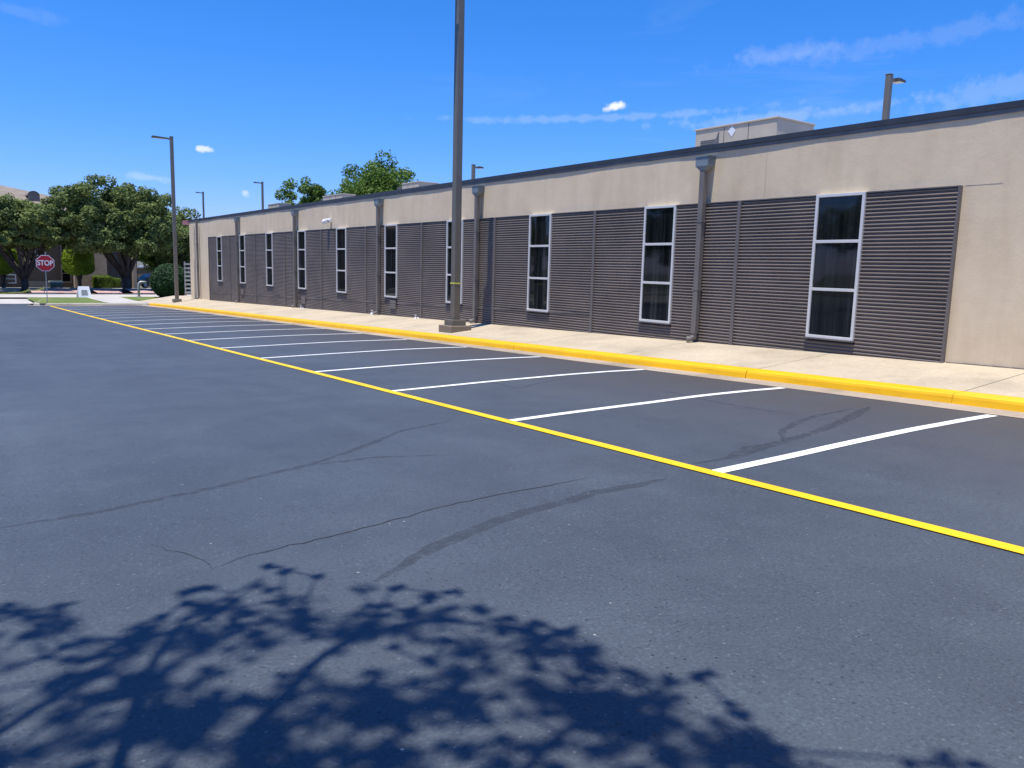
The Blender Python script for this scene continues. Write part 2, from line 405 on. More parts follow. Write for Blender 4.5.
# grass island
mb = MB(); mb.grid([4.26, 5, 6, 7, 7.9], [52.72, 54, 56, 58, 60, 62.2], lambda x, y: ZFAR+.135+.012*math.sin(x*2+y) if y > 56 else -1.385+grade(y)+.13)
structure(mb.build('grass_verge', M['turf']))
mb = MB(); mb.grid([9.2, 11, 13, 17, 22], [56.6, 58, 60, 63.6], lambda x, y: ZFAR+.13+.01*math.sin(x*3))
structure(mb.build('grass_verge', M['turf']))
mb = MB(); mb.grid([7.9, 8.6, 9.2, 10.1], [52.75, 55, 58, 60, 63.6], lambda x, y: -1.385+grade(y)+.142)
structure(mb.build('crossing_path', M['apron']))
mb = MB(); mb.grid([-60, 0, 5, 10, 20, 60], [62.9, 64.5, 66.5, 68.3], lambda x, y: ZFAR+.118)
structure(mb.build('far_pavement', M['apron']))

# sidewalk: panels with tooled joints
def zwallbase(y):
    return -1.2055-(y-5.8)*.0226 if y < 50.7 else -1.2055-44.9*.0226-(y-50.7)*.02
def zwalk(x, y):
    zk = zlot(9.36, y)+.004+KH+.006; t = (x-X_BACK)/(X_WALL-X_BACK)
    return lerp(zk, zwallbase(y), t)
mb = MB()
for a, b in zip(cuts, cuts[1:]):
    for (xa, xb) in ((X_BACK+.004, 12.3),):
        ysn = [a+.006, (a+b)/2, b-.006]; mb.grid([xa, 11.0, xb], ysn, zwalk)
mb.grid([X_BACK-.3, 11.0, 12.3, 15.5], [51.606, 54, 56.5], lambda x, y: zwalk(min(x, 12.3), y))
structure(mb.build('sidewalk', M['walk']))
mb = MB(); mb.grid([9.9, 12.3], [cuts[0], 20, 40, 51.6], lambda x, y: zwalk(x, y)-.035)
structure(mb.build('sidewalk_bed', M['joint']))

# ------------------------------------------------------------------ main building
S = 12/13.
bld = thing('office_building', (12, 25, -1.8), 'long low beige stucco office building clad with dark grey horizontal louvres', 'building')
def part(mb, name, m, parent=bld, **kw):
    o = mb.build(name, m, None, **kw)
    o.parent = parent
    o.matrix_parent_inverse = Matrix.Translation(-world_loc(parent))
    return o
def world_loc(o):
    l = Vector(o.location)
    if o.parent is not None and o.type == 'EMPTY': l += world_loc(o.parent)
    return l if o.type == 'EMPTY' else Vector((0, 0, 0))

XS = 12.06          # stucco plane
LV0, LV1 = 6.30*S, 50.12*S
LT = 1.487*S; PT = 2.66*S; YE = 54.9*S; YN = -14.0
ZB = -3.2
# wall of stucco: near plain wall, fascia, end pier
mb = MB()
mb.box((XS, YN, ZB), (XS+.3, LV0, PT-.08)); 
mb.box((XS, LV0, LT), (XS+.3, LV1, PT-.08))
mb.box((XS, LV1, ZB), (XS+.3, YE, PT-.08))
mb.box((XS+.3, YE-.3, ZB), (40, YE, PT-.08)); mb.box((XS+.3, YN, ZB), (40, YN+.3, PT-.08)); mb.box((39.7, YN+.3, ZB), (40, YE-.3, PT-.08))
part(mb, 'wall', M['stucco'])
mb = MB(); mb.box((XS+.08, LV0, ZB), (XS+.28, LV1, LT-.002)); part(mb, 'backing_wall', M['trim'])
mb = MB(); mb.box((XS+.3, YN+.3, PT-.55), (39.7, YE-.3, PT-.40)); part(mb, 'roof', M['roof'])
# hairline plaster joints
mb = MB(); PJ = simple('plaster_joint_dirt', (.50, .42, .33), .95)
yj = at_x(766, 170, XS).y; mb.box((XS-.003, yj-.006, LT+.05), (XS+.01, yj+.006, PT-.2)); part(mb, 'plaster_joint', PJ); mb = MB()
yj = at_x(1003, 186, XS).y; mb.box((XS-.003, yj, LT-.005), (XS+.01, LV0-.03, LT+.003)); part(mb, 'plaster_joint', PJ); mb = MB()
yj = at_x(487, 190, XS).y; mb.box((XS-.002, yj-.004, LT+.05), (XS+.01, yj+.004, PT-.2))
part(mb, 'plaster_joint', PJ)
mb = MB()                                         # grit and dead leaves caught where wall meets walk
for k in range(70):
    y = LV0-.02-k*.13; zb = zwallbase(y); w_ = .006+.014*abs(mnoise.noise(Vector((y*3, 0, 0)))); mb.box((XS-.012-w_, y-.13, zb-.01), (XS-.001, y, zb+.012+w_*.5))
part(mb, 'base_joint', M['joint'])
# coping with a slightly wavy drip edge
mb = MB(); n = 160
for k in range(n):
    a = YN+(YE-YN+.03)*k/n; b = YN+(YE-YN+.03)*(k+1)/n
    oa = .034+.02*mnoise.noise(Vector((a*.35, 0, 0)))+.008*mnoise.noise(Vector((a*1.5, 4, 0))); ob = .034+.02*mnoise.noise(Vector((b*.35, 0, 0)))+.008*mnoise.noise(Vector((b*1.5, 4, 0)))
    z1, z0 = PT, PT-.085
    mb.face([(XS-oa, a, z0), (XS-ob, b, z0), (XS-ob-.004, b, z1), (XS-oa-.004, a, z1)])
    mb.face([(XS-oa-.004, a, z1), (XS-ob-.004, b, z1), (XS+.34, b, z1), (XS+.34, a, z1)])
    mb.face([(XS-oa, a, z0), (XS+.3, a, z0), (XS+.3, b, z0), (XS-ob, b, z0)])
mb.box((XS+.3, YE-.32, PT-.085), (40.04, YE+.04, PT)); 
part(mb, 'coping', M['coping'])
mb = MB(); mb.box((XS-.016, YN, PT-.15), (XS+.001, YE, PT-.086)); part(mb, 'coping_cleat', M['copinglow'])

# windows
WIN = [(8.345+4.374*i)*S for i in range(10)]
WW, WB = .475*S, -1.09*S
STRIPS = [10.55, 14.90, 19.25, 23.60, 27.95, 32.35, 36.8, 41.2, 45.7]; STRIPS = [s*S for s in STRIPS]
for wi, wy in enumerate(WIN):
    fr = MB(); F = .048; X0, X1 = 11.962, 12.08
    y0, y1 = wy-WW, wy+WW; z0, z1 = WB, LT
    fr.box((X0, y0, z0+F), (X1, y0+F, z1-F)); fr.box((X0, y1-F, z0+F), (X1, y1, z1-F))
    fr.box((X0-.004, y0, z0), (X1, y1, z0+F)); fr.box((X0, y0, z1-F), (X1, y1, z1))
    for mz in (.65*S, -.205*S): fr.box((X0+.006, y0+F, mz-.024), (X1, y1-F, mz+.024))
    wo = part(fr, 'window', M['frame'], bevel=.004)
    zs = [z0+F, -.205*S-.024, -.205*S+.024, .65*S-.024, .65*S+.024, z1-F]
    for k in range(3):
        g = MB(); xg = X0+.03+.004*random.uniform(-1, 1); tw = random.uniform(-.004, .004)
        g.face([(xg+tw, y1-F, zs[2*k]), (xg-tw, y0+F, zs[2*k]), (xg-tw*.3, y0+F, zs[2*k+1]), (xg+tw*.6, y1-F, zs[2*k+1])])
        p = g.build('pane', M['glass'], None); p.parent = wo
    s = MB(); s.box((11.945, y0-.02, z0-.022), (12.02, y1+.02, z0-.002)); p = s.build('sill', M['trim'], None); p.parent = wo

# louvres: horizontal blades, one panel between each pair of cover strips
PIT = .0635*S*1.0
def louvre_block(mb, ya, yb, zlo, zhi):
    k = int((zhi-zlo)/PIT)+1
    prof = []
    for j in range(k):
        zt = zhi-j*PIT
        if zt-PIT < zlo-1e-6: break
        prof += [(12.028, zt), (11.996, zt-PIT*.34), (11.992, zt-PIT*.56), (12.026, zt-PIT*.66)]
    prof.append((12.030, zhi-(len(prof)//4)*PIT))
    n = max(1, int((yb-ya)/1.1)); i0 = len(mb.v); c = len(prof)
    for s_ in range(n+1):
        y = lerp(ya, yb, s_/n); w = .0025*mnoise.noise(Vector((y*.9, 2, 0)))
        for (x, z) in prof: mb.v.append((x+w, y, z+.0018*mnoise.noise(Vector((y*1.3, z*2.2, 7)))))
    for s_ in range(n):
        for j in range(c-1):
            a = i0+s_*c+j; mb.f.append((a, a+1, a+c+1, a+c)); mb.mi.append(0)
bounds = [LV0+.03]+STRIPS+[LV1-.02]
for a, b in zip(bounds, bounds[1:]):
    mb = MB(); ws = [w for w in WIN if a < w < b]; lo = zwallbase(b)-.12
    a2, b2 = a+(.035 if a in STRIPS else 0), b-(.035 if b in STRIPS else 0)
    nb = int((LT-.02-WB)/PIT)+1
    edges = [a2]
    for w in sorted(ws): edges += [w-WW, w+WW]
    edges.append(b2)
    zhi = LT-.02
    for k in range(0, len(edges), 2):
        if edges[k+1]-edges[k] > .01: louvre_block(mb, edges[k], edges[k+1], lo, zhi)
    for w in ws: louvre_block(mb, w-WW, w+WW, lo, zhi-nb*PIT)
    part(mb, 'louvre_panel', M['louvre'])
for sy in STRIPS:
    mb = MB(); mb.box((11.972, sy-.036, ZB+.6), (12.05, sy+.036, LT-.004)); part(mb, 'cover_strip', M['trim'], bevel=.004)
mb = MB(); mb.box((11.985, LV0+.0, ZB+1.2), (12.07, LV0+.03, LT-.001)); mb.box((11.985, LV1-.02, ZB+.6), (12.07, LV1+.012, LT-.001))
mb.box((11.985, LV0+.03, LT-.02), (12.07, LV1-.02, LT-.0015)); part(mb, 'louvre_trim', M['trim'])
# sloping wall seam along the grade: dark strip stands for its shadow line
mb = MB()
for a, b in zip(STRIPS[1:], STRIPS[2:]+[LV1-.02]):
    za, zb = zwallbase(a)+.42, zwallbase(b)+.42
    mb.face([(11.984, a+.04, za), (11.984, b-.04, zb), (11.984, b-.04, zb+.03), (11.984, a+.04, za+.03)])
part(mb, 'seam_shadow_line', M['trim'])

# downspouts
for (yy, hd) in ((11.47, 1), (20.12, 1), (26.75, 1), (35.3, 1), (44.05, 1), (52.4, 0)):
    y = yy*S; zb = zwallbase(y)
    d = thing('downspout', (11.9, y, zb), None, None); d.parent = bld; d.location = Vector((11.9, y, zb))-Vector(bld.location)
    for k in ('label', 'category'):
        if k in d: del d[k]
    mb = MB(); r = .056; top = 2.16*S if hd else PT-.1; xc = 11.925
    mb.box((xc-r, y-r, zb+.17), (xc+r, y+r, top))
    part(mb, 'pipe', M['pipe'], d, bevel=.008)
    mb = MB()
    mb.tube([(xc, y, zb+.19), (xc, y, zb+.11), (xc-.05, y+.05, zb+.06), (xc-.11, y+.10, zb+.05)], [.055, .056, .054, .056], 10)
    part(mb, 'outlet_elbow', M['pipe'], d)
    for zz in (1.0, -.3):
        mb = MB(); mb.box((xc-r-.006, y-r-.02, zz), (11.99, y+r+.02, zz+.035)); part(mb, 'bracket', M['pipe'], d)
    if hd:
        mb = MB(); w = .15; h0, h1 = 2.22*S, 2.43*S; X0 = 11.845
        mb.box((X0, y-w, h0), (XS-.001, y+w, h1)); mb.box((X0-.012, y-w-.012, h1-.025), (XS-.002, y+w+.012, h1-.003))
        b4 = [(X0, y-w), (XS-.03, y-w), (XS-.03, y+w), (X0, y+w)]; t4 = [(xc-r, y-r), (xc+r, y-r), (xc+r, y+r), (xc-r, y+r)]
        for k in range(4):
            (ax, ay), (bx, by) = b4[k], b4[(k+1) % 4]; (cx, cyy), (dx, dy) = t4[k], t4[(k+1) % 4]
            mb.face([(ax, ay, h0), (bx, by, h0), (dx, dy, h0-.08), (cx, cyy, h0-.08)])
        part(mb, 'conductor_head', M['head'], d)

# small wall fittings low on the cladding
def vent(px, py, w, h, name, m):
    p = at_x(px, py, 11.97); mb = MB(); mb.box((11.955, p.y-w/2, p.z-h/2), (11.99, p.y+w/2, p.z+h/2))
    for k in range(3): mb.box((11.948, p.y-w/2+.02, p.z-h/2+.03+k*h/3.6), (11.956, p.y+w/2-.02, p.z-h/2+.045+k*h/3.6))
    part(mb, name, m, bevel=.004)
for q in ((303.5, 300.5), (393, 304.5), (242.5, 292)): vent(*q, .42, .28, 'wall_vent', M['pipe'])
for q in ((301, 308.5), (415.5, 318.5), (372, 313.5)):
    p = at_x(*q, 11.9); mb = MB(); mb.tube([(12.0, p.y, p.z), (11.93, p.y, p.z), (11.89, p.y, p.z-.01), (11.87, p.y, p.z-.06)], [.04, .045, .05, .045], 10)
    mb.tube([(11.90, p.y, p.z+.03), (11.90, p.y, p.z+.10)], [.012, .012], 6); mb.box((11.885, p.y-.06, p.z+.10), (11.915, p.y+.06, p.z+.115))
    part(mb, 'hose_tap', M['whitep'])

# security camera
p = at_x(328.5, 221.5, 11.95)
sc_ = thing('security_camera', p, 'small white security camera at the foot of the beige fascia, above the louvres', 'camera')
mb = MB(); mb.box((11.98-p.x, -.07, -.02), (12.058-p.x, .07, .12)); mb.build('mount', M['whitep'], sc_, bevel=.01)
mb = MB(); mb.tube([(.05, 0, .06), (-.10, 0, .06)], [.045, .045], 10); mb.tube([(-.05, .0, .02), (-.13, .14, -.02)], [.10, .095], 12); mb.build('camera_body', M['whitep'], sc_, smooth=False)
mb = MB(); mb.tube([(-.131, .142, -.021), (-.14, .157, -.025)], [.06, .055], 12); mb.build('lens', M['blackmetal'], sc_)
mb = MB(); mb.tube([(.09, -.02, .1), (.09, -.02, .32)], [.010, .008], 6); mb.build('antenna', M['whitep'], sc_)

# small red sign on the far corner
p = at_y(187.5, 223, YE+.05)
sg = thing('corner_sign', (XS, YE, p.z), 'tiny pale pink sign jutting from the far corner of the stucco building', 'sign')
mb = MB(); mb.box((-.36, .02, -.11), (-.01, .06, .13)); mb.build('sign_plate', simple('pink_sign_face', (.62, .28, .28), .5), sg, bevel=.006)
mb = MB(); mb.box((-.01, .025, -.02), (.06, .055, .03)); mb.build('bracket', M['steel'], sg)

# rooftop units
def unit(x0, ya, yb, x1, zt, label, grille=True, tall=1.3, dark_end=None):
    zb = PT-.40; cx, cyy = x0, (ya+yb)/2
    u = thing('rooftop_unit', (x0, cyy, zb), label, 'air conditioner', 'air handling units on the flat roof')
    o = (x0, cyy, zb); mb = MB(); h = zt-zb; L = (yb-ya)/2; W = x1-x0
    mb.box((0, -L, .1), (W, L, h-.05)); mb.build('casing', M['unit'], u, bevel=.015)
    mb = MB(); mb.box((-.025, -L-.025, h-.052), (W+.025, L+.025, h)); mb.build('lid', M['unit'], u, bevel=.01)
    mb = MB(); mb.box((.1, -L+.1, 0), (W-.1, L-.1, .1)); mb.build('curb', M['trim'], u)
    mb = MB()
    for k in range(5): mb.box((-.012, L*.45, h-.38-k*.055), (.002, L*.85, h-.355-k*.055))
    mb.build('vent_grille', M['unitdark'], u)
    mb = MB()
    for yy in (-L*.35, L*.25): mb.box((-.006, yy-.008, .12), (.003, yy+.008, h-.06))
    mb.build('panel_seam', M['unitdark'], u)
    if dark_end:
        mb = MB(); mb.box((.1, L+.0, .2), (W*.7, L+dark_end, h-.12)); mb.build('intake_hood', M['unitdark'], u)
    return u
def unit_px(pl, pn, pr, X, label, dark=None):
    c = at_x(*pn, X); l = at_x(*pl, X); d = ray(*pr); x1 = d.x/d.y*c.y
    return unit(X, c.y, l.y, max(x1, X+.8), c.z, label, dark_end=dark)
u1 = unit_px((696, 128), (777.4, 116), (814.5, 124), 18, 'big beige rooftop unit with white diamond placard above the near windows')
mb = MB(); p = at_x(731.5, 131, 17.98); mb.face([(-.008, 0+p.y-u1.location.y, p.z-u1.location.z+s_) if False else (-.008, p.y-u1.location.y+a*.13, p.z-u1.location.z+b*.16) for a, b, s_ in ((0, 1, 0), (1, 0, 0), (0, -1, 0), (-1, 0, 0))])
mb.build('diamond_placard', M['whitep'], u1)
unit_px((402, 182), (418.5, 181), (438.5, 183.7), 20, 'low beige rooftop unit just left of the tall light pole', .75)
unit_px((322.8, 195.6), (342, 193.3), (355.4, 195), 20, 'flat beige rooftop unit in front of the two treetops', .6)
unit_px((268, 203), (279, 202.8), (291, 204), 20, 'farthest beige rooftop unit, near the left end of the roof')
p = at_x(716, 141, 15); rv = thing('roof_vent', (p.x, p.y, PT-.4), 'dark pointed roof vent in front of the big rooftop unit', 'roof vent')
mb = MB(); h = p.z+.2-(PT-.4); mb.tube([(0, 0, 0), (0, 0, h*.72), (0, -.03, h*.86), (0, -.07, h)], [.07, .065, .04, .012], 8); mb.build('vent_pipe', M['trim'], rv)
mb = MB(); mb.tube([(0, 0, 0), (0, 0, .05)], [.16, .09], 10); mb.build('flashing', M['trim'], rv)

# ------------------------------------------------------------------ light poles
def light_pole(x, y, zb, zt, side, label, wid=.095, slab=True, arm=.95, ang=0):
    t = thing('light_pole', (x, y, zb), label, 'light pole', 'parking lot light poles')
    H = zt-zb; b0 = 0
    if slab:
        mb = MB(); mb.box((-.31, -.31, -.15), (.31, .31, .15)); mb.build('footing', M['footing'], t, bevel=.012)
        mb = MB(); mb.box((-.205, -.205, .15), (.205, .205, .30)); mb.build('base_cover', M['bronze'], t, bevel=.01); b0 = .3
    else:
        mb = MB(); mb.box((-.22, -.22, -.1), (.22, .22, .09)); mb.build('base_plate', M['bronze'], t, bevel=.01)
    mb = MB(); mb.tube([(0, 0, b0), (0, 0, H)], [wid, wid*.92], square=True)
    mb.build('shaft', M['bronze'], t, bevel=.012)
    mb = MB(); mb.box((-wid, -wid, H), (wid, wid, H+.03)); mb.build('cap', M['bronze'], t, bevel=.008)
    d = -1 if side == 'left' else 1
    mb = MB(); mb.tube([(d*wid*.9, 0, H-.12), (d*(wid+.22), 0, H-.10)], [.045, .04], square=True); mb.build('arm', M['bronze'], t)
    hd = bpy.data.objects.new('lamp_head', None)
    mb = MB(); a, b = d*(wid+.2), d*(wid+arm); x0_, x1_ = min(a, b), max(a, b)
    i = len(mb.v); tp = .10
    zo = -.14
    mb.v += [(x0_, -.17, zo), (x1_, -.17, zo+.0), (x1_, .17, zo), (x0_, .17, zo), (x0_+.03, -.14, zo+.1), (x1_-.03, -.14, zo+.07), (x1_-.03, .14, zo+.07), (x0_+.03, .14, zo+.1)]
    mb.v[i:] = [(vx, vy, vz+H) for vx, vy, vz in mb.v[i:]]
    for q in ((0,3,2,1),(4,5,6,7),(0,1,5,4),(1,2,6,5),(2,3,7,6),(3,0,4,7)): mb.f.append(tuple(i+k for k in q)); mb.mi.append(0)
    ho = mb.build('lamp_head', M['blackmetal'], t, bevel=.01)
    mb = MB(); mb.box((x0_+.06, -.13, H+zo-.012), (x1_-.06, .13, H+zo-.001)); mb.build('lens', M['lens'], ho)
    bpy.data.objects.remove(hd)
    return t
zc = zwalk(10.66, 17.55)
mp = light_pole(10.66, 17.55, zc, zc+8.6, 'left', 'tallest, nearest bronze square light pole on a concrete footing beside the yellow kerb')
mb = MB(); zz = at_x(456, 284, 10.66).z-zc; mb.box((-.102, -.102, zz), (.102, .102, zz+.035)); mb.build('band', M['yellowtape'], mp)
f = at_z(177, 300.5, zwalk(12, 53)); zc = f.z
pt = at_x(170.5, 137, f.x); light_pole(f.x, f.y, zc, f.length*ray(170.5, 137).z/ray(170.5, 137).to_2d().length, 'left', 'bronze light pole at the far end of the sidewalk, by the round shrub', slab=False, arm=.95)
for (px, py, side, lab) in ((889.5, 75, 'right', 'light pole rising behind the roof at the far right'), (473.5, 165, 'right', 'short light pole seen over the roof beside the tallest pole'),
                            (262.3, 182, 'left', 'light pole over the roof with a lamp reaching left'), (203, 192, 'left', 'smallest light pole, beyond the far corner of the building')):
    p = at_x(px, py, 24); light_pole(p.x if py != 75 else 24, p.y, -1.485+grade(p.y), p.z, side, lab, .09, False, {165: .50, 182: .68, 192: .68}.get(py, .62))

# ------------------------------------------------------------------ foliage helpers
def leaf_cloud(centers, radii, counts, size, name, m, parent, flat=.6, up=.4, shell=.35, origin=(0, 0, 0), leafshape=False):
    V = []; tot = int(sum(counts))
    C = np.repeat(np.array(centers, float), counts, axis=0); R = np.repeat(np.array(radii, float), counts, axis=0)
    d = rng.normal(size=(tot, 3)); d /= np.linalg.norm(d, axis=1)[:, None]
    r = (shell+(1-shell)*rng.random(tot))**.6
    P = C + d*R*r[:, None]
    nrm = d*.7 + rng.normal(size=(tot, 3))*.6; nrm[:, 2] += up; nrm /= np.linalg.norm(nrm, axis=1)[:, None]
    a = np.cross(nrm, rng.normal(size=(tot, 3))); a /= np.linalg.norm(a, axis=1)[:, None]; b = np.cross(nrm, a)
    s = size*(.55+.9*rng.random(tot))[:, None]
    q = np.stack([P-a*s, P-b*s*flat, P+a*s, P+b*s*flat], axis=1).reshape(-1, 3) - np.array(origin)
    me = bpy.data.meshes.new(name); me.vertices.add(tot*4); me.vertices.foreach_set('co', q.ravel())
    me.loops.add(tot*4); me.loops.foreach_set('vertex_index', np.arange(tot*4)); me.polygons.add(tot)
    me.polygons.foreach_set('loop_start', np.arange(0, tot*4, 4)); me.polygons.foreach_set('loop_total', np.full(tot, 4)); me.update(calc_edges=True)
    me.materials.append(m); o = bpy.data.objects.new(name, me); COL.objects.link(o); o.parent = parent; return o

def blob_centers(n, R, c, squash=.75, minz=-1e9, rmin=.55):
    out = []
    while len(out) < n:
        d = rng.normal(size=3); d /= np.linalg.norm(d)
        r = rmin+(1-rmin)*rng.random()
        p = np.array(c)+d*np.array(R)*r
        if p[2] > minz: out.append(p)
    return out

def oak(x, y, zb, R, zc, label, name='oak_tree', group=None, m='leaf', n=55, leaf=.20, per=150, trunk=.38, fork=1.6, blob=.24, limbs=6, lean=(0, 0), cats='tree', rmin=.45, minz=None, boxy=1):
    """tree: trunk and limbs, uneven crown of many clumps; R crown radii, zc crown centre height"""
    t = thing(name, (x, y, zb), label, cats, group)
    c = np.array([lean[0], lean[1], zc]); mz = zc-R[2]*.62 if minz is None else minz
    cs = blob_centers(n, R, c, minz=mz, rmin=rmin)
    if boxy != 1:
        cs = [c+np.array([math.copysign(abs(q)**boxy, q) for q in (p_-c)/np.array(R)])*np.array(R) for p_ in cs]; cs = [q for q in cs if q[2] > mz-.3]
    # irregular outline: push clumps with low-frequency noise
    cs2 = []
    for p in cs:
        k = 1+.24*mnoise.noise(Vector(tuple(p*.35))+Vector((x, y, 0)))
        cs2.append(c+(p-c)*k)
    br = min(R)*blob*1.25
    rad = [(br*random.uniform(.75, 1.35), br*random.uniform(.75, 1.35), br*random.uniform(.6, 1.05)) for _ in cs2]
    cnt = [int(per*(r[0]/br)**2) for r in rad]
    leaf_cloud(cs2, rad, cnt, leaf, 'crown', M[m], t)
    mb = MB(); lx, ly = 0, 0
    mb.tube([(0, 0, -.3), (0, 0, .15), (.03, 0, fork*.5), (0, .02, fork)], [trunk*1.5, trunk*1.12, trunk*.92, trunk*.95], 10)
    for k in range(limbs):
        an = 2*math.pi*(k+.3*random.random())/limbs; e = np.array([math.cos(an)*R[0]*.62, math.sin(an)*R[1]*.62, 0])+c+np.array([0, 0, R[2]*random.uniform(-.1, .35)])
        s = Vector((0, 0, fork-.15)); e = Vector(tuple(e)); mid = s.lerp(e, .45)+Vector((random.uniform(-.3, .3), random.uniform(-.3, .3), -.25+random.uniform(-.2, .3)))
        pts = [s, s.lerp(mid, .5)+Vector((0, 0, random.uniform(-.1, .15))), mid, mid.lerp(e, .5)+Vector((random.uniform(-.2, .2), random.uniform(-.2, .2), .15)), e]
        mb.tube(pts, [trunk*.62, trunk*.5, trunk*.38, trunk*.22, trunk*.06], 7)
        for _ in range(3):
            q = cs2[random.randrange(len(cs2))]; q = Vector(tuple(q)); st = pts[random.choice((2, 3))]
            if (q-st).length < max(R)*.9: mb.tube([st, st.lerp(q, .5)+Vector((0, 0, .15)), q], [trunk*.2, trunk*.12, trunk*.03], 5)
    mb.build('trunk', M['bark'], t, smooth=True)
    return t

# ------------------------------------------------------------------ far side: trees, plants, second building
def gpt(px, py, z=ZFAR): return at_z(px, py, z)
p = gpt(127, 292.5); oak(p.x, p.y, ZFAR, (4.9, 3.6, 3.0), 6.2, 'large spreading oak with a thick forked trunk, right of the clipped dome-headed tree', n=270, per=210, leaf=.115, trunk=.34, fork=1.3, blob=.18, limbs=10, rmin=.3, minz=3.7, lean=(-.55, 0), boxy=.72)
p = gpt(25, 292.5); oak(p.x, p.y, ZFAR, (4.6, 3.3, 2.1), 5.2, 'dark trunked oak with rising limbs at the left edge, behind the stop sign', n=190, per=200, leaf=.115, trunk=.27, fork=1.1, blob=.185, limbs=10, rmin=.3, minz=3.9, lean=(-.2, 0), boxy=.75)
p = at_y(183, 262, 92); oak(p.x, 92, ZFAR, (3.2, 3.2, 3.3), 5.2, 'smaller light green tree between the far light pole and the building corner', m='leaf', n=70, per=230, leaf=.14, trunk=.25, fork=1.5, blob=.27, rmin=.35, minz=2.6)
p = at_y(160, 262, 100); oak(p.x, 100, ZFAR, (3.6, 3.0, 2.0), 4.0, 'low light green tree under the right side of the big oak', m='leaf2', n=40, per=200, leaf=.16, trunk=.2, fork=1.2, blob=.33, rmin=.35, minz=1.7)
# tops over the roof
def roof_tree(px0, px1, pytop, X, label, n, zlow, name='tall_tree'):
    a = at_x(px0, pytop+20, X); b = at_x(px1, pytop+20, X); c = at_x((px0+px1)/2, pytop, X)
    w = abs(a.y-b.y)/2; y = (a.y+b.y)/2; gz = -1.485+grade(y); H = c.z-gz
    oak(X, y, gz, (min(w, 5), w*.9, H*.36), H-H*.36+.75, label, name=name, m='leaf2', n=n*2, per=230, leaf=.17, trunk=.3, fork=2.2, blob=.22, rmin=.2)
roof_tree(297, 317, 184, 44, 'small round green treetop over the roof, left of the larger one', 50, 0)
roof_tree(352, 408, 166, 44, 'larger bright green treetop over the roof, right of the small one', 70, 0)
roof_tree(343, 366, 182, 47, 'low green treetop joining the left side of the larger one', 28, 0)

def clipped(px0, px1, pyt, pyb, base_py, label, name='topiary_tree', trunk=True, m='leaf3', shape='dome', depth=None, Y=None, dens=1.0, leaf=.085, cat='tree', core=(.03, .05, .012), group=None):
    c = gpt((px0+px1)/2, base_py); Yc = c.y if Y is None else Y
    a = at_y(px0, (pyt+pyb)/2, Yc); b = at_y(px1, (pyt+pyb)/2, Yc); t_ = at_y((px0+px1)/2, pyt, Yc).z-ZFAR; b_ = at_y((px0+px1)/2, pyb, Yc).z-ZFAR
    w = (b.x-a.x)/2; xc = (a.x+b.x)/2; t = thing(name, (xc, Yc, ZFAR), label, cat, group); dp = depth or w
    # core body
    bm = bmesh.new(); bmesh.ops.create_icosphere(bm, subdivisions=4, radius=1)
    P = []
    for v in bm.verts:
        co = v.co.copy()
        if shape == 'dome':
            ex = .62; z = co.z
            zz = math.copysign(abs(z)**(.85 if z > 0 else .45), z); rr = math.hypot(co.x, co.y)**.75 if (co.x or co.y) else 0
            L = math.hypot(co.x, co.y) or 1; co = Vector((co.x/L*rr*w, co.y/L*rr*dp, b_+(t_-b_)*(zz*.5+.5)))
        elif shape == 'box':
            f = lambda q: math.copysign(abs(q)**.3, q); co = Vector((f(co.x)*w, f(co.y)*dp, b_+(t_-b_)*(f(co.z)*.5+.5)))
        else:
            co = Vector((co.x*w, co.y*dp, b_+(t_-b_)*(co.z*.5+.5)))
        co += co.normalized()*(.09*w**.5)*mnoise.noise(co*1.3+Vector((xc, 0, 0)))
        v.co = co; P.append(co)
    me = bpy.data.meshes.new('foliage'); 
    # leaves over the surface
    areas = [f.calc_area() for f in bm.faces]; tot = sum(areas); nl = int(tot*260*dens)
    fs = np.random.default_rng(3).choice(len(areas), nl, p=np.array(areas)/tot)
    bm.faces.ensure_lookup_table(); ctr = []; nr = []
    for i in fs:
        f = bm.faces[i]; r1, r2 = random.random(), random.random()
        if r1+r2 > 1: r1, r2 = 1-r1, 1-r2
        v0, v1, v2 = [v.co for v in f.verts]; ctr.append(v0+(v1-v0)*r1+(v2-v0)*r2+f.normal*random.uniform(-.05, .06)); nr.append(f.normal)
    mbf = MB(); mbf.v = [tuple(v.co*1.0) for v in bm.verts]; mbf.f = [tuple(v.index for v in f.verts) for f in bm.faces]; mbf.mi = [0]*len(mbf.f)
    for q, nn in zip(ctr, nr):
        nv = (nn+Vector((random.gauss(0, .5), random.gauss(0, .5), random.gauss(.1, .5)))).normalized()
        aa = nv.cross(Vector((random.gauss(0, 1), random.gauss(0, 1), random.gauss(0, 1)))).normalized(); bb = nv.cross(aa); s = leaf*random.uniform(.6, 1.4)
        mbf.face([q-aa*s, q-bb*s*.6, q+aa*s, q+bb*s*.6])
    bm.free(); mbf.build('foliage', M[m], t)
    if trunk:
        mb = MB(); mb.tube([(0, 0, -.1), (.02, 0, b_*.5), (0, 0, b_+.3)], [.17, .14, .12], 8)
        mb.tube([(0, 0, b_*.5), (.3, 0, b_+.2)], [.1, .06], 6); mb.tube([(0, 0, b_*.4), (-.25, .1, b_+.2)], [.09, .06], 6)
        mb.build('trunk', M['bark'], t)
    return t
clipped(62.5, 94, 246.5, 274.5, 290.5, 'clipped bright green dome-headed tree on a short trunk, right of the stop sign')
clipped(-16, 19, 244.5, 274, 290.5, 'clipped bright green round-headed tree cut off by the left edge', shape='round')
clipped(93.5, 111.5, 276, 288, 290, 'taller clipped hedge block in front of the pale brick wall', name='hedge', trunk=False, m='hedge', shape='box', depth=.8, cat='hedge', group=None)
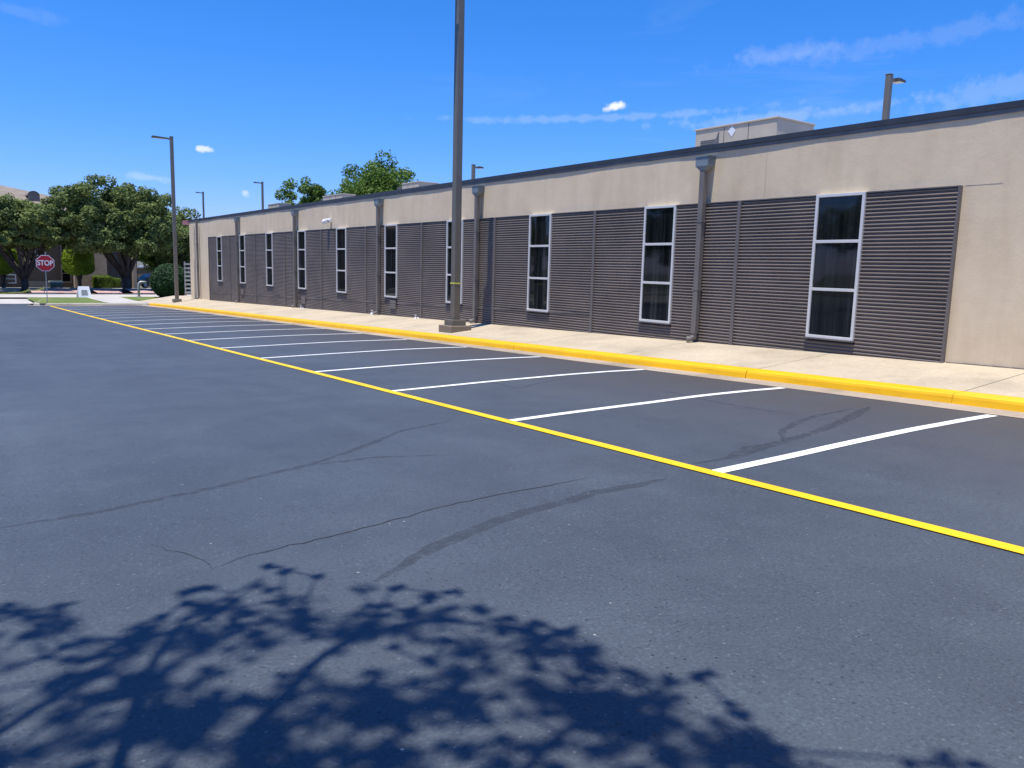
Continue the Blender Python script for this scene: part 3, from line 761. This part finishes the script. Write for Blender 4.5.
clipped(111.5, 119.5, 278.5, 288.5, 290, 'shorter clipped hedge block beside the big oak trunk', name='hedge', trunk=False, m='hedge', shape='box', depth=.7, cat='hedge')
clipped(151, 189.5, 264.5, 298.6, 298, 'large rounded dark green shrub behind the far light pole', name='round_shrub', trunk=False, m='leaf4', shape='round', Y=62.5, leaf=.10, cat='shrub', dens=1.3)

# beds, pavers
zz = ZFAR
mb = MB(); mb.grid([-60, -20, 0, 10, 20, 26], [68.3, 70.5, 73.2], lambda x, y: zz+.05+.02*math.sin(x*2+y)); structure(mb.build('mulch_bed', M['mulch']))
mb = MB()
def slab(xa, xb, ya, yb, z0, z1): mb.face([(xa, ya, z0), (xb, ya, z0), (xb, yb, z1), (xa, yb, z1)]); mb.face([(xa, ya, z0), (xb, ya, z0), (xb, ya, z0-.2), (xa, ya, z0-.2)][::-1])
for (pa, pb) in ((30, 81), (93, 117), (128, 151), (155, 175)):
    A = gpt(pa, 293.5); B = gpt(pb, 293.5); slab(A.x, B.x, 70.8, 75.6, zz+.16, zz+.36)
structure(mb.build('paved_path', M['paver']))
mb = MB(); mb.grid([-60, 0, 26], [76.0, 79, 81], lambda x, y: zz+.2); structure(mb.build('building_terrace', M['apron']))
mb = MB()
x = gpt(28, 294).x
while x < 15.5:
    w = random.uniform(.35, .6); h = random.uniform(.12, .2); mb.box((x, 68.9, zz+.03), (x+w, 69.15, zz+.05+h)); x += w+random.choice((.05, .08, .5, 1.1))
structure(mb.build('edging_stones', M['kerb']))
mb = MB(); mb.box((-40, 75.7, zz), (26, 76.0, zz+.33)); structure(mb.build('terrace_kerb', M['kerb']))

# second building
BO = Vector((at_y(138, 285, 83.5).x, 83.5, ZFAR)); BA = math.radians(3.0)
b2 = thing('brick_building', BO, 'two storey brown brick building with a shingled roof behind the oaks', 'building', rz=BA)
ud = Vector((math.cos(BA), math.sin(BA), 0)); nd = Vector((-math.sin(BA), math.cos(BA), 0))
def on_b(px, py, off=0):
    d = ray(px, py); t = (BO.dot(nd)+off)/d.dot(nd); q = d*t-BO; return q.dot(ud), q.z
def rect(px0, py0, px1, py1, off):
    u0, z1 = on_b(px0, py0, off); u1, z0 = on_b(px1, py1, off); return u0, u1, z0, z1
EV = 7.0
mb = MB(); mb.box((-48, 0, -.3), (0, 14, EV)); mb.build('wall', M['brickd'], b2)
mb = MB(); u0, u1, z0, z1 = rect(28.5, 281, 61, 290, -.05); mb.box((u0, -.05, -.2), (u1, -.001, z1)); mb.build('wall_base', M['tanwall'], b2)
mb = MB(); u0, u1, z0, z1 = rect(72, 225, 108, 290, -.9); mb.box((u0, -.9, -.2), (u1, -.001, z1)); mb.build('brick_bay', M['brickl'], b2)
mb = MB(); u0, u1, z0, z1 = rect(131, 222, 137.5, 290, -.8); mb.box((u0, -.8, -.2), (u1, -.001, EV-.2)); mb.build('pilaster', M['tanwall'], b2)
mb = MB(); u0, u1, z0, z1 = rect(109, 236, 130, 290, -.01); mb.box((u0, -.02, 0), (u1, -.001, 5.2)); mb.build('entry_recess_shade', M['unitdark'], b2)  # flat dark panel on the wall, painted as the shade inside the entry
def bwin(px0, py0, px1, py1, off, sub=True):
    u0, u1, z0, z1 = rect(px0, py0, px1, py1, off); w = MB(); F = .09
    w.box((u0, off-.06, z0), (u1, off-.001, z0+F)); w.box((u0, off-.06, z1-F), (u1, off-.001, z1)); w.box((u0, off-.06, z0+F), (u0+F, off-.001, z1-F)); w.box((u1-F, off-.06, z0+F), (u1, off-.001, z1-F))
    w.box((u0+F, off-.05, (z0+z1)/2-.03), (u1-F, off-.001, (z0+z1)/2+.03))
    wo = w.build('window', M['tanwall'] if px0 > 50 else M['whitep'], b2)
    g = MB(); g.face([(u0+F, off-.02, z0+F), (u1-F, off-.02, z0+F), (u1-F, off-.02, z1-F), (u0+F, off-.02, z1-F)]); g.build('pane', M['glass'], wo)
bwin(60.5, 264, 71.8, 282.5, 0); bwin(60, 243, 71, 256, 0); bwin(4, 274, 16.5, 283.5, 0); bwin(0, 243, 14, 258, 0); bwin(34, 243, 46, 256, 0); bwin(-30, 264, -14, 282, 0)
mb = MB(); u0, u1, z0, z1 = rect(2, 279, 8, 291, -.4); mb.box((u0, -.5, 0), (u1, -.002, z1)); mb.build('meter_cabinet', M['blackmetal'], b2)
mb = MB(); u0, u1, z0, z1 = rect(121.5, 262, 127.5, 265.5, -.3); mb.box((u0, -.3, z0), (u1, -.03, z1)); mb.build('entry_light', M['whitep'], b2)
# roof: hipped
rz = on_b(20, 184, 5)[1]
mb = MB(); e = .6; rA = (-48-e, -e, EV); rB = (e, -e, EV); rC = (e, 14+e, EV); rD = (-48-e, 14+e, EV)
R1 = (-43, 7, rz); R2 = (-10.5, 7, rz)
mb.face([rA, rB, R2, R1]); mb.face([rB, rC, R2]); mb.face([rC, rD, R1, R2]); mb.face([rD, rA, R1]); mb.face([rA, rD, rC, rB])
rf = mb.build('roof', M['shingle'], b2)
mb = MB(); mb.box((-48-e, -e-.03, EV-.22), (e, -e+.1, EV-.01)); mb.build('fascia_board', M['trim'], b2)
# arched dormer
u0, zt = on_b(33, 191, 2.2); mb = MB(); pts = []
for k in range(11):
    an = math.pi*k/10; pts.append((u0+.48*math.cos(an), zt-.42+.42*math.sin(an)))
prev = None
for k in range(10):
    (a, za), (b, zb_) = pts[k], pts[k+1]
    mb.face([(a, 1.9, za), (b, 1.9, zb_), (b, 5.5, zb_), (a, 5.5, za)])
mb.face([(a, 1.95, z) for a, z in pts]+[(u0-.48, 1.95, zt-1.0), (u0+.48, 1.95, zt-1.0)])
dm = mb.build('dormer', M['shingle'], b2)

# ------------------------------------------------------------------ stop sign
p = gpt(47.5, 303.3, -1.385+grade(56)+.13)
p = at_g(47.5, 303.2, -1.255)
D0 = p.length
ss = thing('stop_sign', p, 'red octagonal STOP sign on a thin grey post at the island tip', 'sign')
top = at_y(46.2, 255.2, p.y).z-p.z; bot = at_y(46.2, 271.2, p.y).z-p.z; cz = (top+bot)/2; rad = (top-bot)/2/math.cos(math.pi/8)
face_an = math.atan2(p.x, p.y)*0.5
mb = MB(); mb.box((-.022, -.015, -.2), (.022, .02, top-.12)); mb.build('post', M['steel'], ss)
def octa(r, y0, y1, name, m, parent):
    mb = MB(); q = [(r*math.cos(math.pi/8+k*math.pi/4), r*math.sin(math.pi/8+k*math.pi/4)+cz) for k in range(8)]
    mb.face([(x, y0, z) for x, z in q]); mb.face([(x, y1, z) for x, z in q][::-1])
    for k in range(8):
        a, b = q[k], q[(k+1) % 8]; mb.face([(a[0], y0, a[1]), (a[0], y1, a[1]), (b[0], y1, b[1]), (b[0], y0, b[1])])
    return mb.build(name, m, parent)
pl = octa(rad, -.022, -.018, 'sign_plate', M['whitep'], ss)
octa(rad*.93, -.028, -.0225, 'red_face', M['red'], pl)
def text_obj(s, size, name, m, parent, loc, rot):
    cu = bpy.data.curves.new(name+'_c', 'FONT'); cu.body = s; cu.size = size; cu.align_x = 'CENTER'; cu.align_y = 'CENTER'; cu.extrude = .002; cu.offset = size*.022
    to = bpy.data.objects.new(name+'_t', cu); COL.objects.link(to); bpy.context.view_layer.update()
    me = bpy.data.meshes.new_from_object(to.evaluated_get(bpy.context.evaluated_depsgraph_get())); bpy.data.objects.remove(to); bpy.data.curves.remove(cu)
    o = bpy.data.objects.new(name, me); me.materials.clear(); me.materials.append(m); COL.objects.link(o); o.parent = parent; o.location = loc; o.rotation_euler = rot; return o
tx = text_obj('STOP', rad*.72, 'lettering', M['whitep'], pl, (0, -.033, cz), (math.pi/2, 0, 0)); tx.scale = (.92, 1.15, 1)
ss.rotation_euler = (0, 0, math.radians(-9))

# ------------------------------------------------------------------ A-frame sign
p = gpt(84, 297.6, ZFAR+.12); af = thing('sandwich_board', p, 'white A-frame board with a grey panel on the grass strip', 'sign', rz=math.radians(8))
h = at_y(84, 286.3, p.y).z-p.z; w = .42
mb = MB()
for s_ in (-1, 1):
    a, b = .30, .05
    mb.v += [(-w, s_*a, 0), (w, s_*a, 0), (w*.8, s_*b, h), (-w*.8, s_*b, h), (-w, s_*(a-.04), 0), (w, s_*(a-.04), 0), (w*.8, s_*(b-.04), h), (-w*.8, s_*(b-.04), h)]
    i = len(mb.v)-8
    for q in ((0,1,2,3),(4,7,6,5),(0,4,5,1),(1,5,6,2),(2,6,7,3),(3,7,4,0)): mb.f.append(tuple(i+k for k in q)); mb.mi.append(0)
mb.box((w*.8, -.05, h*.35), (w*.86, .05, h*.9)); mb.box((-w*.86, -.05, h*.35), (-w*.8, .05, h*.9))
mb.build('board', M['whitep'], af)
mb = MB(); f_ = lambda z: -(.30-.25*z/h)-.006
mb.face([(-.21, f_(h*.2), h*.2), (.21, f_(h*.2), h*.2), (.19, f_(h*.68), h*.68), (-.19, f_(h*.68), h*.68)]); mb.build('notice_panel', simple('grey_notice', (.24, .25, .26), .6), af)

# gooseneck vent pipe
p = gpt(139, 297.2, ZFAR+.13); gv = thing('gooseneck_pipe', p, 'grey-green pipe bent over at the top, standing in the grass before the shrub', 'pipe')
h = at_y(139, 282, p.y).z-p.z; mb = MB(); mb.tube([(0, 0, -.1), (0, 0, h*.78), (.04, 0, h*.93), (.16, 0, h), (.42, 0, h), (.55, 0, h*.96)], [.085, .085, .085, .085, .08, .09], 12); mb.build('pipe', M['steel'], gv, smooth=True)
mb = MB(); mb.tube([(0, 0, 0), (0, 0, .05)], [.2, .18], 12); mb.build('flange', M['steel'], gv)

# transformer cabinet
p = gpt(56, 290, zz+.2); tb = thing('transformer_cabinet', (p.x, 78, zz+.2), 'low dark green utility cabinet with a pale lid behind the stop sign', 'utility box')
mb = MB(); mb.box((-.46, -.4, 0), (.46, .4, .52)); mb.build('cabinet', M['greenbox'], tb, bevel=.02)
mb = MB(); mb.box((-.52, -.46, .522), (.52, .46, .66)); mb.build('lid', simple('pale_green_lid', (.42, .50, .42), .5), tb, bevel=.03)
tb.location.x = at_y(56, 287, 78).x

# caution tape between stakes
A = at_y(-25, 293.5, 70.2); ps = [at_y(-25, 292.6, 70.2), at_y(15, 292.4, 70.2), at_y(29, 290.0, 70.2), at_y(44, 288.0, 70.2)]
ct = thing('caution_tape', (ps[0].x, 70.2, ZFAR), 'yellow caution tape strung between low stakes at the left edge', 'tape')
mb = MB()
for a, b in zip(ps, ps[1:]):
    for k in range(6):
        s0, s1 = k/6, (k+1)/6; q0 = a.lerp(b, s0); q1 = a.lerp(b, s1); sag = lambda s: -.08*4*s*(1-s)
        z0, z1 = q0.z+sag(s0), q1.z+sag(s1)
        mb.box((q0.x, 70.19, min(z0, z1)-.035), (q1.x, 70.20, max(z0, z1)+.035))
ct_ = mb.build('tape', M['yellowtape'], None); ct_.parent = ct; ct_.matrix_parent_inverse = Matrix.Translation(-Vector(ct.location))
for q in ps:
    mb = MB(); mb.tube([(q.x, 70.22, ZFAR), (q.x, 70.22, q.z+.15)], [.03, .03], 6); s_ = mb.build('stake', M['steel'], None); s_.parent = ct; s_.matrix_parent_inverse = Matrix.Translation(-Vector(ct.location))

# slatted screen beside the corner
p = at_y(187.5, 298, 56.5); zs0 = at_y(187.5, 297, 56.5).z; zs1 = at_y(187.5, 261.5, 56.5).z
xa = at_y(184.5, 280, 56.5).x
sf = thing('slatted_screen', (xa, 56.5, ZFAR), 'pale horizontal slat screen beyond the building corner', 'fence')
mb = MB(); k = zs0+.25
while k < zs1: mb.box((0, -.02, k-ZFAR), (3.2, .02, k+.12-ZFAR)); k += .27
mb.build('slats', simple('grey_slat_paint', (.42, .42, .40), .6), sf)
for xx in (.02, 1.6, 3.15):
    mb = MB(); mb.box((xx, .021, -.1), (xx+.08, .1, zs1-ZFAR)); mb.build('post', M['steel'], sf)

# far wall, dumpster, vehicles
p = at_y(150, 280, 104); lw = thing('retaining_wall', (p.x, 104, ZFAR), 'low tan retaining wall beyond the parked cars', 'wall')
za = at_y(150, 268.5, 104).z-ZFAR; mb = MB(); mb.box((-2.6, 0, -.2), (12, .4, za)); mb.build('wall', M['tanwall'], lw); mb = MB(); mb.box((-2.7, -.05, za+.001), (12.1, .45, za+.1)); mb.build('wall_cap', M['kerb'], lw)
a = at_y(154.5, 263.5, 110); b = at_y(163, 271, 110); du = thing('dumpster', ((a.x+b.x)/2, 110, ZFAR), 'blue dumpster seen above the shrub', 'dumpster')
w = (b.x-a.x)/2+.15; ht = a.z-ZFAR; mb = MB()
mb.v += [(-w*.9, -.8, .15), (w*.9, -.8, .15), (w*.9, .8, .15), (-w*.9, .8, .15), (-w, -1, ht), (w, -1, ht), (w, 1, ht), (-w, 1, ht)]
for q in ((0,3,2,1),(4,5,6,7),(0,1,5,4),(1,2,6,5),(2,3,7,6),(3,0,4,7)): mb.f.append(q); mb.mi.append(0)
for k in range(4): mb.box((-w*.9+k*w*.56, -1.03, .3), (-w*.9+k*w*.56+.1, -.85, ht-.05))
mb.build('bin', M['blue'], du); mb = MB(); mb.box((-w-.04, -1.05, ht+.002), (w+.04, 1.05, ht+.07)); mb.build('lid', M['blackmetal'], du)

def car(x, y, z, rz, body, label, group=None, L=4.5, W=1.8, van=False):
    c = thing('parked_car' if not van else 'parked_van', (x, y, z), label, 'car' if not van else 'van', group, rz)
    h = L/2
    if van: prof = [(-h, .35), (-h, 1.95), (-h+.1, 2.05), (h-1.5, 2.05), (h-.75, 1.2), (h-.05, 1.0), (h, .4)]; gl = [(-h+.3, 1.35), (-h+.3, 1.85), (h-1.5, 1.85), (h-1.0, 1.35)]
    else: prof = [(-h, .4), (-h+.03, .85), (-h+.35, .97), (-h+1.0, 1.38), (-h+1.3, 1.45), (h-1.75, 1.45), (h-1.15, .98), (h-.2, .80), (h, .6), (h, .35)]; gl = [(-h+.6, .98), (-h+1.15, 1.36), (h-1.8, 1.38), (h-1.3, .98)]
    mb = MB()
    n = len(prof)
    for s_ in (-1, 1):
        wv = [(x_, s_*(W/2 if z_ < 1.05 else W/2-.13), z_) for x_, z_ in prof]; mb.face(wv if s_ < 0 else wv[::-1])
    for k in range(n):
        a, b = prof[k], prof[(k+1) % n]; wa = W/2 if a[1] < 1.05 else W/2-.13; wb = W/2 if b[1] < 1.05 else W/2-.13
        mb.face([(a[0], -wa, a[1]), (a[0], wa, a[1]), (b[0], wb, b[1]), (b[0], -wb, b[1])])
    mb.build('body', body, c)
    for s_ in (-1, 1):
        mb = MB(); q = [(x_, s_*(W/2-.02 if z_ < 1.05 else W/2-.11), z_) for x_, z_ in gl]; q = [(a_, s_*(abs(b_)+.015), c_) for a_, b_, c_ in q]; mb.face(q if s_ < 0 else q[::-1]); mb.build('side_glass', M['glass'], c)
    mb = MB(); xw0, zw0, xw1, zw1 = (h-1.13, 1.0, h-1.73, 1.42) if not van else (h-.78, 1.25, h-1.46, 1.98)
    mb.face([(xw0+.02, -W/2+.2, zw0+.01), (xw0+.02, W/2-.2, zw0+.01), (xw1+.02, W/2-.25, zw1+.01), (xw1+.02, -W/2+.25, zw1+.01)]); mb.build('windscreen', M['glass'], c)
    for sx in (-1, 1):
        for s_ in (-1, 1):
            mb = MB(); mb.tube([(sx*(h-.85), s_*(W/2-.2), .33), (sx*(h-.85), s_*(W/2+.01), .33)], [.33, .33], 16); wh = mb.build('wheel', M['rubber'], c)
            mb = MB(); mb.tube([(sx*(h-.85), s_*(W/2+.011), .33), (sx*(h-.85), s_*(W/2+.02), .33)], [.2, .19], 12); mb.build('rim', M['steel'], wh)
    return c
p = at_y(143, 285, 89); car(p.x+1.0, 89, ZFAR+.0, math.radians(200), M['cardark'], 'black car parked beside the brick building, beyond the pipe')
p = at_y(160, 280, 94); car(p.x+.4, 94, ZFAR+.0, math.radians(170), M['carwhite'], 'white car parked behind the large round shrub')
p = at_y(143, 266, 112); car(p.x, 112, ZFAR, math.radians(180), M['carwhite'], 'white van beyond the retaining wall, nearest the brick building', 'vans beyond the retaining wall', 5, 1.9, True)
p = at_y(152, 266, 118); car(p.x+1, 118, ZFAR, 0, M['carwhite'], 'white van beyond the retaining wall, beside the blue dumpster', 'vans beyond the retaining wall', 5, 1.9, True)

# ------------------------------------------------------------------ the tree that shades the foreground
SUN = Vector((-1, -.33, 4.5)).normalized()
tz0 = -1.404+.02
TX, TY = -3.1, .9
ft = thing('shade_tree', (TX, TY, tz0), 'spreading oak beside the camera whose crown throws dappled shade on the asphalt', 'tree')
def up_from(px, py, h):
    g = at_g(px, py); return g+SUN*(h/SUN.z)
cent = []; rads = []
fringe = [(272,566,13),(285,572,9),(317,577,11),(258,586,10),(188,592,20),(205,588,12),(20,611,24),(58,607,14),(2,605,14),(35,618,12),(125,640,17),(142,628,20),(160,618,10),(195,604,18),(232,600,12),
 (243,614,18),(282,600,17),(302,612,14),(270,590,8),(360,590,18),(395,588,16),(382,605,20),(412,612,16),(430,598,16),(452,593,13),(482,610,14),(505,618,12),(532,625,22),(566,632,20),(592,650,18),(602,668,22),
 (640,678,22),(702,675,13),(672,682,16),(742,715,14),(757,735,18),(782,750,18),(728,704,9),(910,765,10),(945,760,20),(975,765,9),(700,740,20),(720,762,22)]
for (x, y, r) in fringe:
    g = at_g(x, y); rr = r*(g-at_g(x+1, y)).length; h = random.uniform(4.8, 6.4)
    cent.append(up_from(x, y, h)); rads.append((rr*.9, rr*.9, rr*.6))
poly = [(-60,600),(60,612),(110,648),(170,606),(235,605),(300,600),(370,600),(450,602),(520,628),(570,640),(600,668),(650,690),(700,700),(745,740),(790,768),(790,860),(-60,860)]
def inside(x, y):
    c = False; j = len(poly)-1
    for i in range(len(poly)):
        xi, yi = poly[i]; xj, yj = poly[j]
        if (yi > y) != (yj > y) and x < (xj-xi)*(y-yi)/(yj-yi)+xi: c = not c
        j = i
    return c
gaps = [(600,735,26,12),(500,745,22,9),(395,662,44,14),(660,735,30,14),(205,672,22,11),(45,655,34,9),(330,740,22,8)]
k = 0
while k < 200:
    x, y = random.uniform(-50, 800), 590+190*random.random()**.9
    if not inside(x, y): continue
    if any(((x-a)/ra)**2+((y-b)/rb)**2 < 1 for a, b, ra, rb in gaps): continue
    g = at_g(x, y)
    if mnoise.noise(Vector((g.x*3.8, g.y*3.8, 5))) < .02: continue
    h = random.uniform(5.5, 9.2); r = random.uniform(.05, .115)
    cent.append(up_from(x, y, h)); rads.append((r, r, r*.7)); k += 1
for _ in range(260):                              # loose sprays between the clumps
    x, y = random.uniform(-40, 780), random.uniform(595, 790)
    if inside(x, y):
        r = random.uniform(.022, .055); cent.append(up_from(x, y, random.uniform(5.0, 8.5))); rads.append((r, r, r))
# rest of the crown, everywhere its shade stays off the sunny part of the lot
cc = Vector((-3.0, 1.2, 6.2)); k = 0; tries = 0
while k < 300 and tries < 20000:
    tries += 1
    d = Vector((random.gauss(0, 1), random.gauss(0, 1), random.gauss(0, .7))).normalized()*random.uniform(.35, 1)
    p = Vector((cc.x+d.x*4.6, cc.y+d.y*4.2, tz0+5.6+d.z*2.6))
    if p.z < tz0+3.2: continue
    q = proj(p)
    if q and -60 < q[0] < 1090 and -80 < q[1]: continue
    t = (p.z+1.42)/SUN.z; s = p-SUN*t; qs = proj(s)
    if qs and -130 < qs[0] < 1110 and 200 < qs[1] < 830: continue
    r = random.uniform(.25, .42); cent.append(p); rads.append((r, r, r*.65)); k += 1
o3 = Vector(ft.location)
cen = [tuple(c-o3) for c in cent]
cnt = [int(8+1500*r[0]*r[0]) if r[0] < .22 else int(1500*r[0]*r[0]) for r in rads]
leaf_cloud(cen, rads, cnt, .037, 'crown', M['leaf'], ft, flat=.5, up=.8, shell=.0)
mb = MB(); mb.tube([(0, 0, -.2), (0, 0, .2), (.05, .02, 1.2), (.1, .1, 2.3)], [.42, .30, .26, .27], 12)
fork = Vector((.1, .1, 2.2))
def limb(pts, r0, r1):
    P = [fork]+[Vector(q)-o3 for q in pts]; Q = []
    for i in range(len(P)-1):                     # smooth
        a = P[max(0, i-1)]; b = P[i]; c_ = P[i+1]; d = P[min(len(P)-1, i+2)]
        for s_ in range(4):
            t = s_/4; Q.append(.5*((2*b)+(-a+c_)*t+(2*a-5*b+4*c_-d)*t*t+(-a+3*b-3*c_+d)*t**3))
    Q.append(P[-1]); n = len(Q); mb.tube(Q, [lerp(r0, r1, (i/(n-1))**.8) for i in range(n)], 8); return Q
allp = []
allp += limb([up_from(60, 900, 3.4), up_from(118, 765, 4.0), up_from(140, 690, 4.5), up_from(168, 640, 5.0), up_from(200, 612, 5.6), up_from(262, 578, 6.0)], .042, .007)
allp += limb([up_from(200, 860, 3.7), up_from(240, 750, 4.3), up_from(290, 690, 4.8), up_from(340, 645, 5.2), up_from(425, 622, 5.6), up_from(512, 630, 6.0), up_from(590, 655, 6.2)], .048, .008)
allp += limb([up_from(-150, 860, 3.6), up_from(-40, 760, 4.3), up_from(75, 685, 4.9), up_from(122, 655, 5.3), up_from(185, 600, 5.6)], .034, .007)
allp += limb([up_from(420, 950, 4.0), up_from(500, 800, 4.8), up_from(580, 720, 5.4), up_from(660, 690, 5.9), up_from(700, 677, 6.2)], .04, .008)
allp += limb([(-4.5, .2, 3.0), (-5.8, -.4, 4.6), (-6.8, -1, 5.6)], .15, .02)
allp += limb([(-3.4, 2.0, 3.0), (-4.0, 3.4, 4.4), (-4.4, 4.4, 5.4)], .14, .02)
allp += limb([(-2.6, -.8, 3.0), (-2.0, -2.2, 4.4), (-1.6, -3.0, 5.4)], .15, .02)
allp += limb([(-3.2, .9, 3.2), (-3.1, 1.2, 5.0), (-2.9, 1.4, 7.0)], .16, .02)
nodes = list(allp); todo = sorted([Vector(c) for c in cen], key=lambda c: min((a-c).length_squared for a in allp))
for c in todo:
    q = min(nodes, key=lambda a: (a-c).length_squared)
    mb.tube([q, q.lerp(c, .55)+Vector((0, 0, -.03)), c], [.010, .007, .004], 4); nodes.append(c)
mb.build('trunk', M['bark'], ft, smooth=True)

# trees across the lot, out of frame to the left: they are what the window glass mirrors
first = None
for i, (x, y, s) in enumerate([(-24, 26, 1), (-27, 38, 1.15), (-23, 52, .95), (-29, 14, 1.1), (-20, 66, 1.05), (-34, 84, 1.2), (-26, 45, 1.2), (-30, 60, 1.3), (-26, 20, 1.1), (-30, 98, 1.4), (-25, 76, 1.25)]):
    lab = ['oak across the lot, second from the camera', 'tall oak across the lot, third from the camera', 'oak across the lot, fourth from the camera', 'oak across the lot nearest the camera', 'oak across the lot, fifth from the camera', 'second farthest oak across the lot', 'broad oak across the lot, between the third and fourth', 'tallest oak across the lot, behind the fourth', 'oak across the lot, between the first and second', 'farthest oak across the lot', 'oak across the lot, third from the far end'][i]
    if first is None:
        first = oak(x, y, -1.485+grade(y), (4.2, 4.2, 3.0), 5.2, lab, group='oaks across the lot', n=46, per=110, leaf=.24, trunk=.35, fork=1.6, blob=.27, rmin=.35)
    else:
        r = first.copy(); COL.objects.link(r); r.location = (x, y, -1.485+grade(y)); r.scale = (s, s, s); r.rotation_euler = (0, 0, i*1.3); r['label'] = lab
        for ch in list(first.children):
            c_ = ch.copy(); COL.objects.link(c_); c_.parent = r

# ------------------------------------------------------------------ lift, camera, light, sky
bpy.context.view_layer.update()
for o in list(SC.objects):
    if o.parent is None: o.location.z += LIFT
cam = bpy.data.cameras.new('camera'); co = bpy.data.objects.new('camera', cam); COL.objects.link(co)
R3 = Matrix((RV, TV, -DV)).transposed().to_4x4()
co.matrix_world = Matrix.Translation((0, 0, LIFT)) @ R3
cam.sensor_width = 36; cam.lens = CF/1024*36; cam.clip_end = 6000; cam.clip_start = .05
SC.camera = co
sl = bpy.data.lights.new('sun', 'SUN'); so = bpy.data.objects.new('sun', sl); COL.objects.link(so)
sl.energy = 4.7; sl.angle = math.radians(.53); sl.color = (1, .955, .875)
so.rotation_euler = SUN.to_track_quat('Z', 'Y').to_euler(); so.location = (0, 0, 30)

w = bpy.data.worlds.new('World'); SC.world = w; w.use_nodes = True; nt = w.node_tree; bg = nt.nodes['Background']
sky = N(nt, 'ShaderNodeTexSky', sky_type='NISHITA', sun_disc=False)
sky.sun_elevation = math.asin(SUN.z); sky.sun_rotation = math.atan2(SUN.x, SUN.y); sky.altitude = 150; sky.air_density = 1.0; sky.dust_density = .25; sky.ozone_density = 2.2
tc = N(nt, 'ShaderNodeTexCoord'); vec = tc.outputs['Generated']
sr = N(nt, 'ShaderNodeSeparateColor'); nt.links.new(sky.outputs[0], sr.inputs[0]); cbn = N(nt, 'ShaderNodeCombineColor')
def chan(k, a, p):
    pw = N(nt, 'ShaderNodeMath', operation='POWER'); nt.links.new(sr.outputs[k], pw.inputs[0]); pw.inputs[1].default_value = p
    ml = N(nt, 'ShaderNodeMath', operation='MULTIPLY'); nt.links.new(pw.outputs[0], ml.inputs[0]); ml.inputs[1].default_value = a
    nt.links.new(ml.outputs[0], cbn.inputs[k])
chan(0, .155, 1.75); chan(1, .72, 1.0); chan(2, 1.42, 1.0)      # deep, clear summer blue overhead
col = cbn.outputs[0]
def vmath(op, a, b=None):
    n = N(nt, 'ShaderNodeVectorMath', operation=op)
    for s_, v in zip(n.inputs, (a, b)):
        if v is None: continue
        if isinstance(v, (tuple, Vector)): s_.default_value = tuple(v)
        else: nt.links.new(v, s_)
    return n
def fm(op, a, b=None, c=None, clamp=False):
    n = N(nt, 'ShaderNodeMath', operation=op, use_clamp=clamp)
    for s_, v in zip(n.inputs, (a, b, c)):
        if v is None: continue
        if isinstance(v, (int, float)): s_.default_value = v
        else: nt.links.new(v, s_)
    return n.outputs[0]
# thin cirrus bands, stretched along the horizon
mp = N(nt, 'ShaderNodeMapping'); mp.inputs['Scale'].default_value = (1.5, 2.2, 13); mp.inputs['Rotation'].default_value = (0.05, .10, .3); nt.links.new(vec, mp.inputs['Vector'])
ci = N(nt, 'ShaderNodeTexNoise', Scale=1.6, Detail=9, Roughness=.62, Distortion=.7); nt.links.new(mp.outputs[0], ci.inputs['Vector'])
cir = ramp(nt, ci.outputs['Fac'], [(.54, (0, 0, 0)), (.85, (.13, .13, .13))])
sxyz = N(nt, 'ShaderNodeSeparateXYZ'); nt.links.new(vec, sxyz.inputs[0])
rt = N(nt, 'ShaderNodeMapRange'); rt.inputs['From Min'].default_value = .35; rt.inputs['From Max'].default_value = .85; rt.inputs['To Min'].default_value = .05; nt.links.new(sxyz.outputs['X'], rt.inputs['Value'])
cf = fm('MULTIPLY', cir, rt.outputs[0], clamp=True)
CLOUD = (7.2, 7.5, 7.8)
col = mix(nt, col, CLOUD, cf)
nz = N(nt, 'ShaderNodeTexNoise', Scale=55.0, Detail=5, Roughness=.6); nt.links.new(vec, nz.inputs['Vector'])
def puff(px, py, wx, wy, amt):
    global col
    d = ray(px, py).normalized(); r = RV; u = TV
    df = vmath('SUBTRACT', vec, tuple(d)).outputs[0]
    a = fm('DIVIDE', vmath('DOT_PRODUCT', df, tuple(r)).outputs['Value'], wx/CF); b = fm('DIVIDE', vmath('DOT_PRODUCT', df, tuple(u)).outputs['Value'], wy/CF)
    r2 = fm('ADD', fm('MULTIPLY', a, a), fm('MULTIPLY', b, b))
    v = fm('ADD', fm('SUBTRACT', 1.0, fm('SQRT', r2)), fm('MULTIPLY', fm('SUBTRACT', nz.outputs['Fac'], .5), 2.6))
    f = fm('MULTIPLY', fm('MULTIPLY', v, 1.6, clamp=True), amt)
    front = fm('GREATER_THAN', vmath('DOT_PRODUCT', vec, tuple(d)).outputs['Value'], .5)
    col = mix(nt, col, CLOUD, fm('MULTIPLY', f, front))
puff(616, 106, 11, 4, .95); puff(609, 109, 8, 3, .6); puff(205, 149, 8, 3, .75); puff(245, 192, 6, 5, .6); puff(145, 177, 16, 4, .2); puff(165, 180, 10, 4, .12)
puff(600, 118, 170, 4, .13); puff(770, 118, 110, 6, .16); puff(790, 52, 50, 8, .08); puff(900, 42, 140, 9, .07); puff(20, 12, 30, 6, .05); puff(1000, 90, 60, 14, .12)
nt.links.new(col, bg.inputs['Color']); bg.inputs['Strength'].default_value = .105

SC.view_settings.view_transform = 'Standard'; SC.view_settings.look = 'None'; SC.view_settings.gamma = 1
SC.view_settings.exposure = .40
SC.cycles.max_bounces = 6; SC.cycles.use_denoising = True
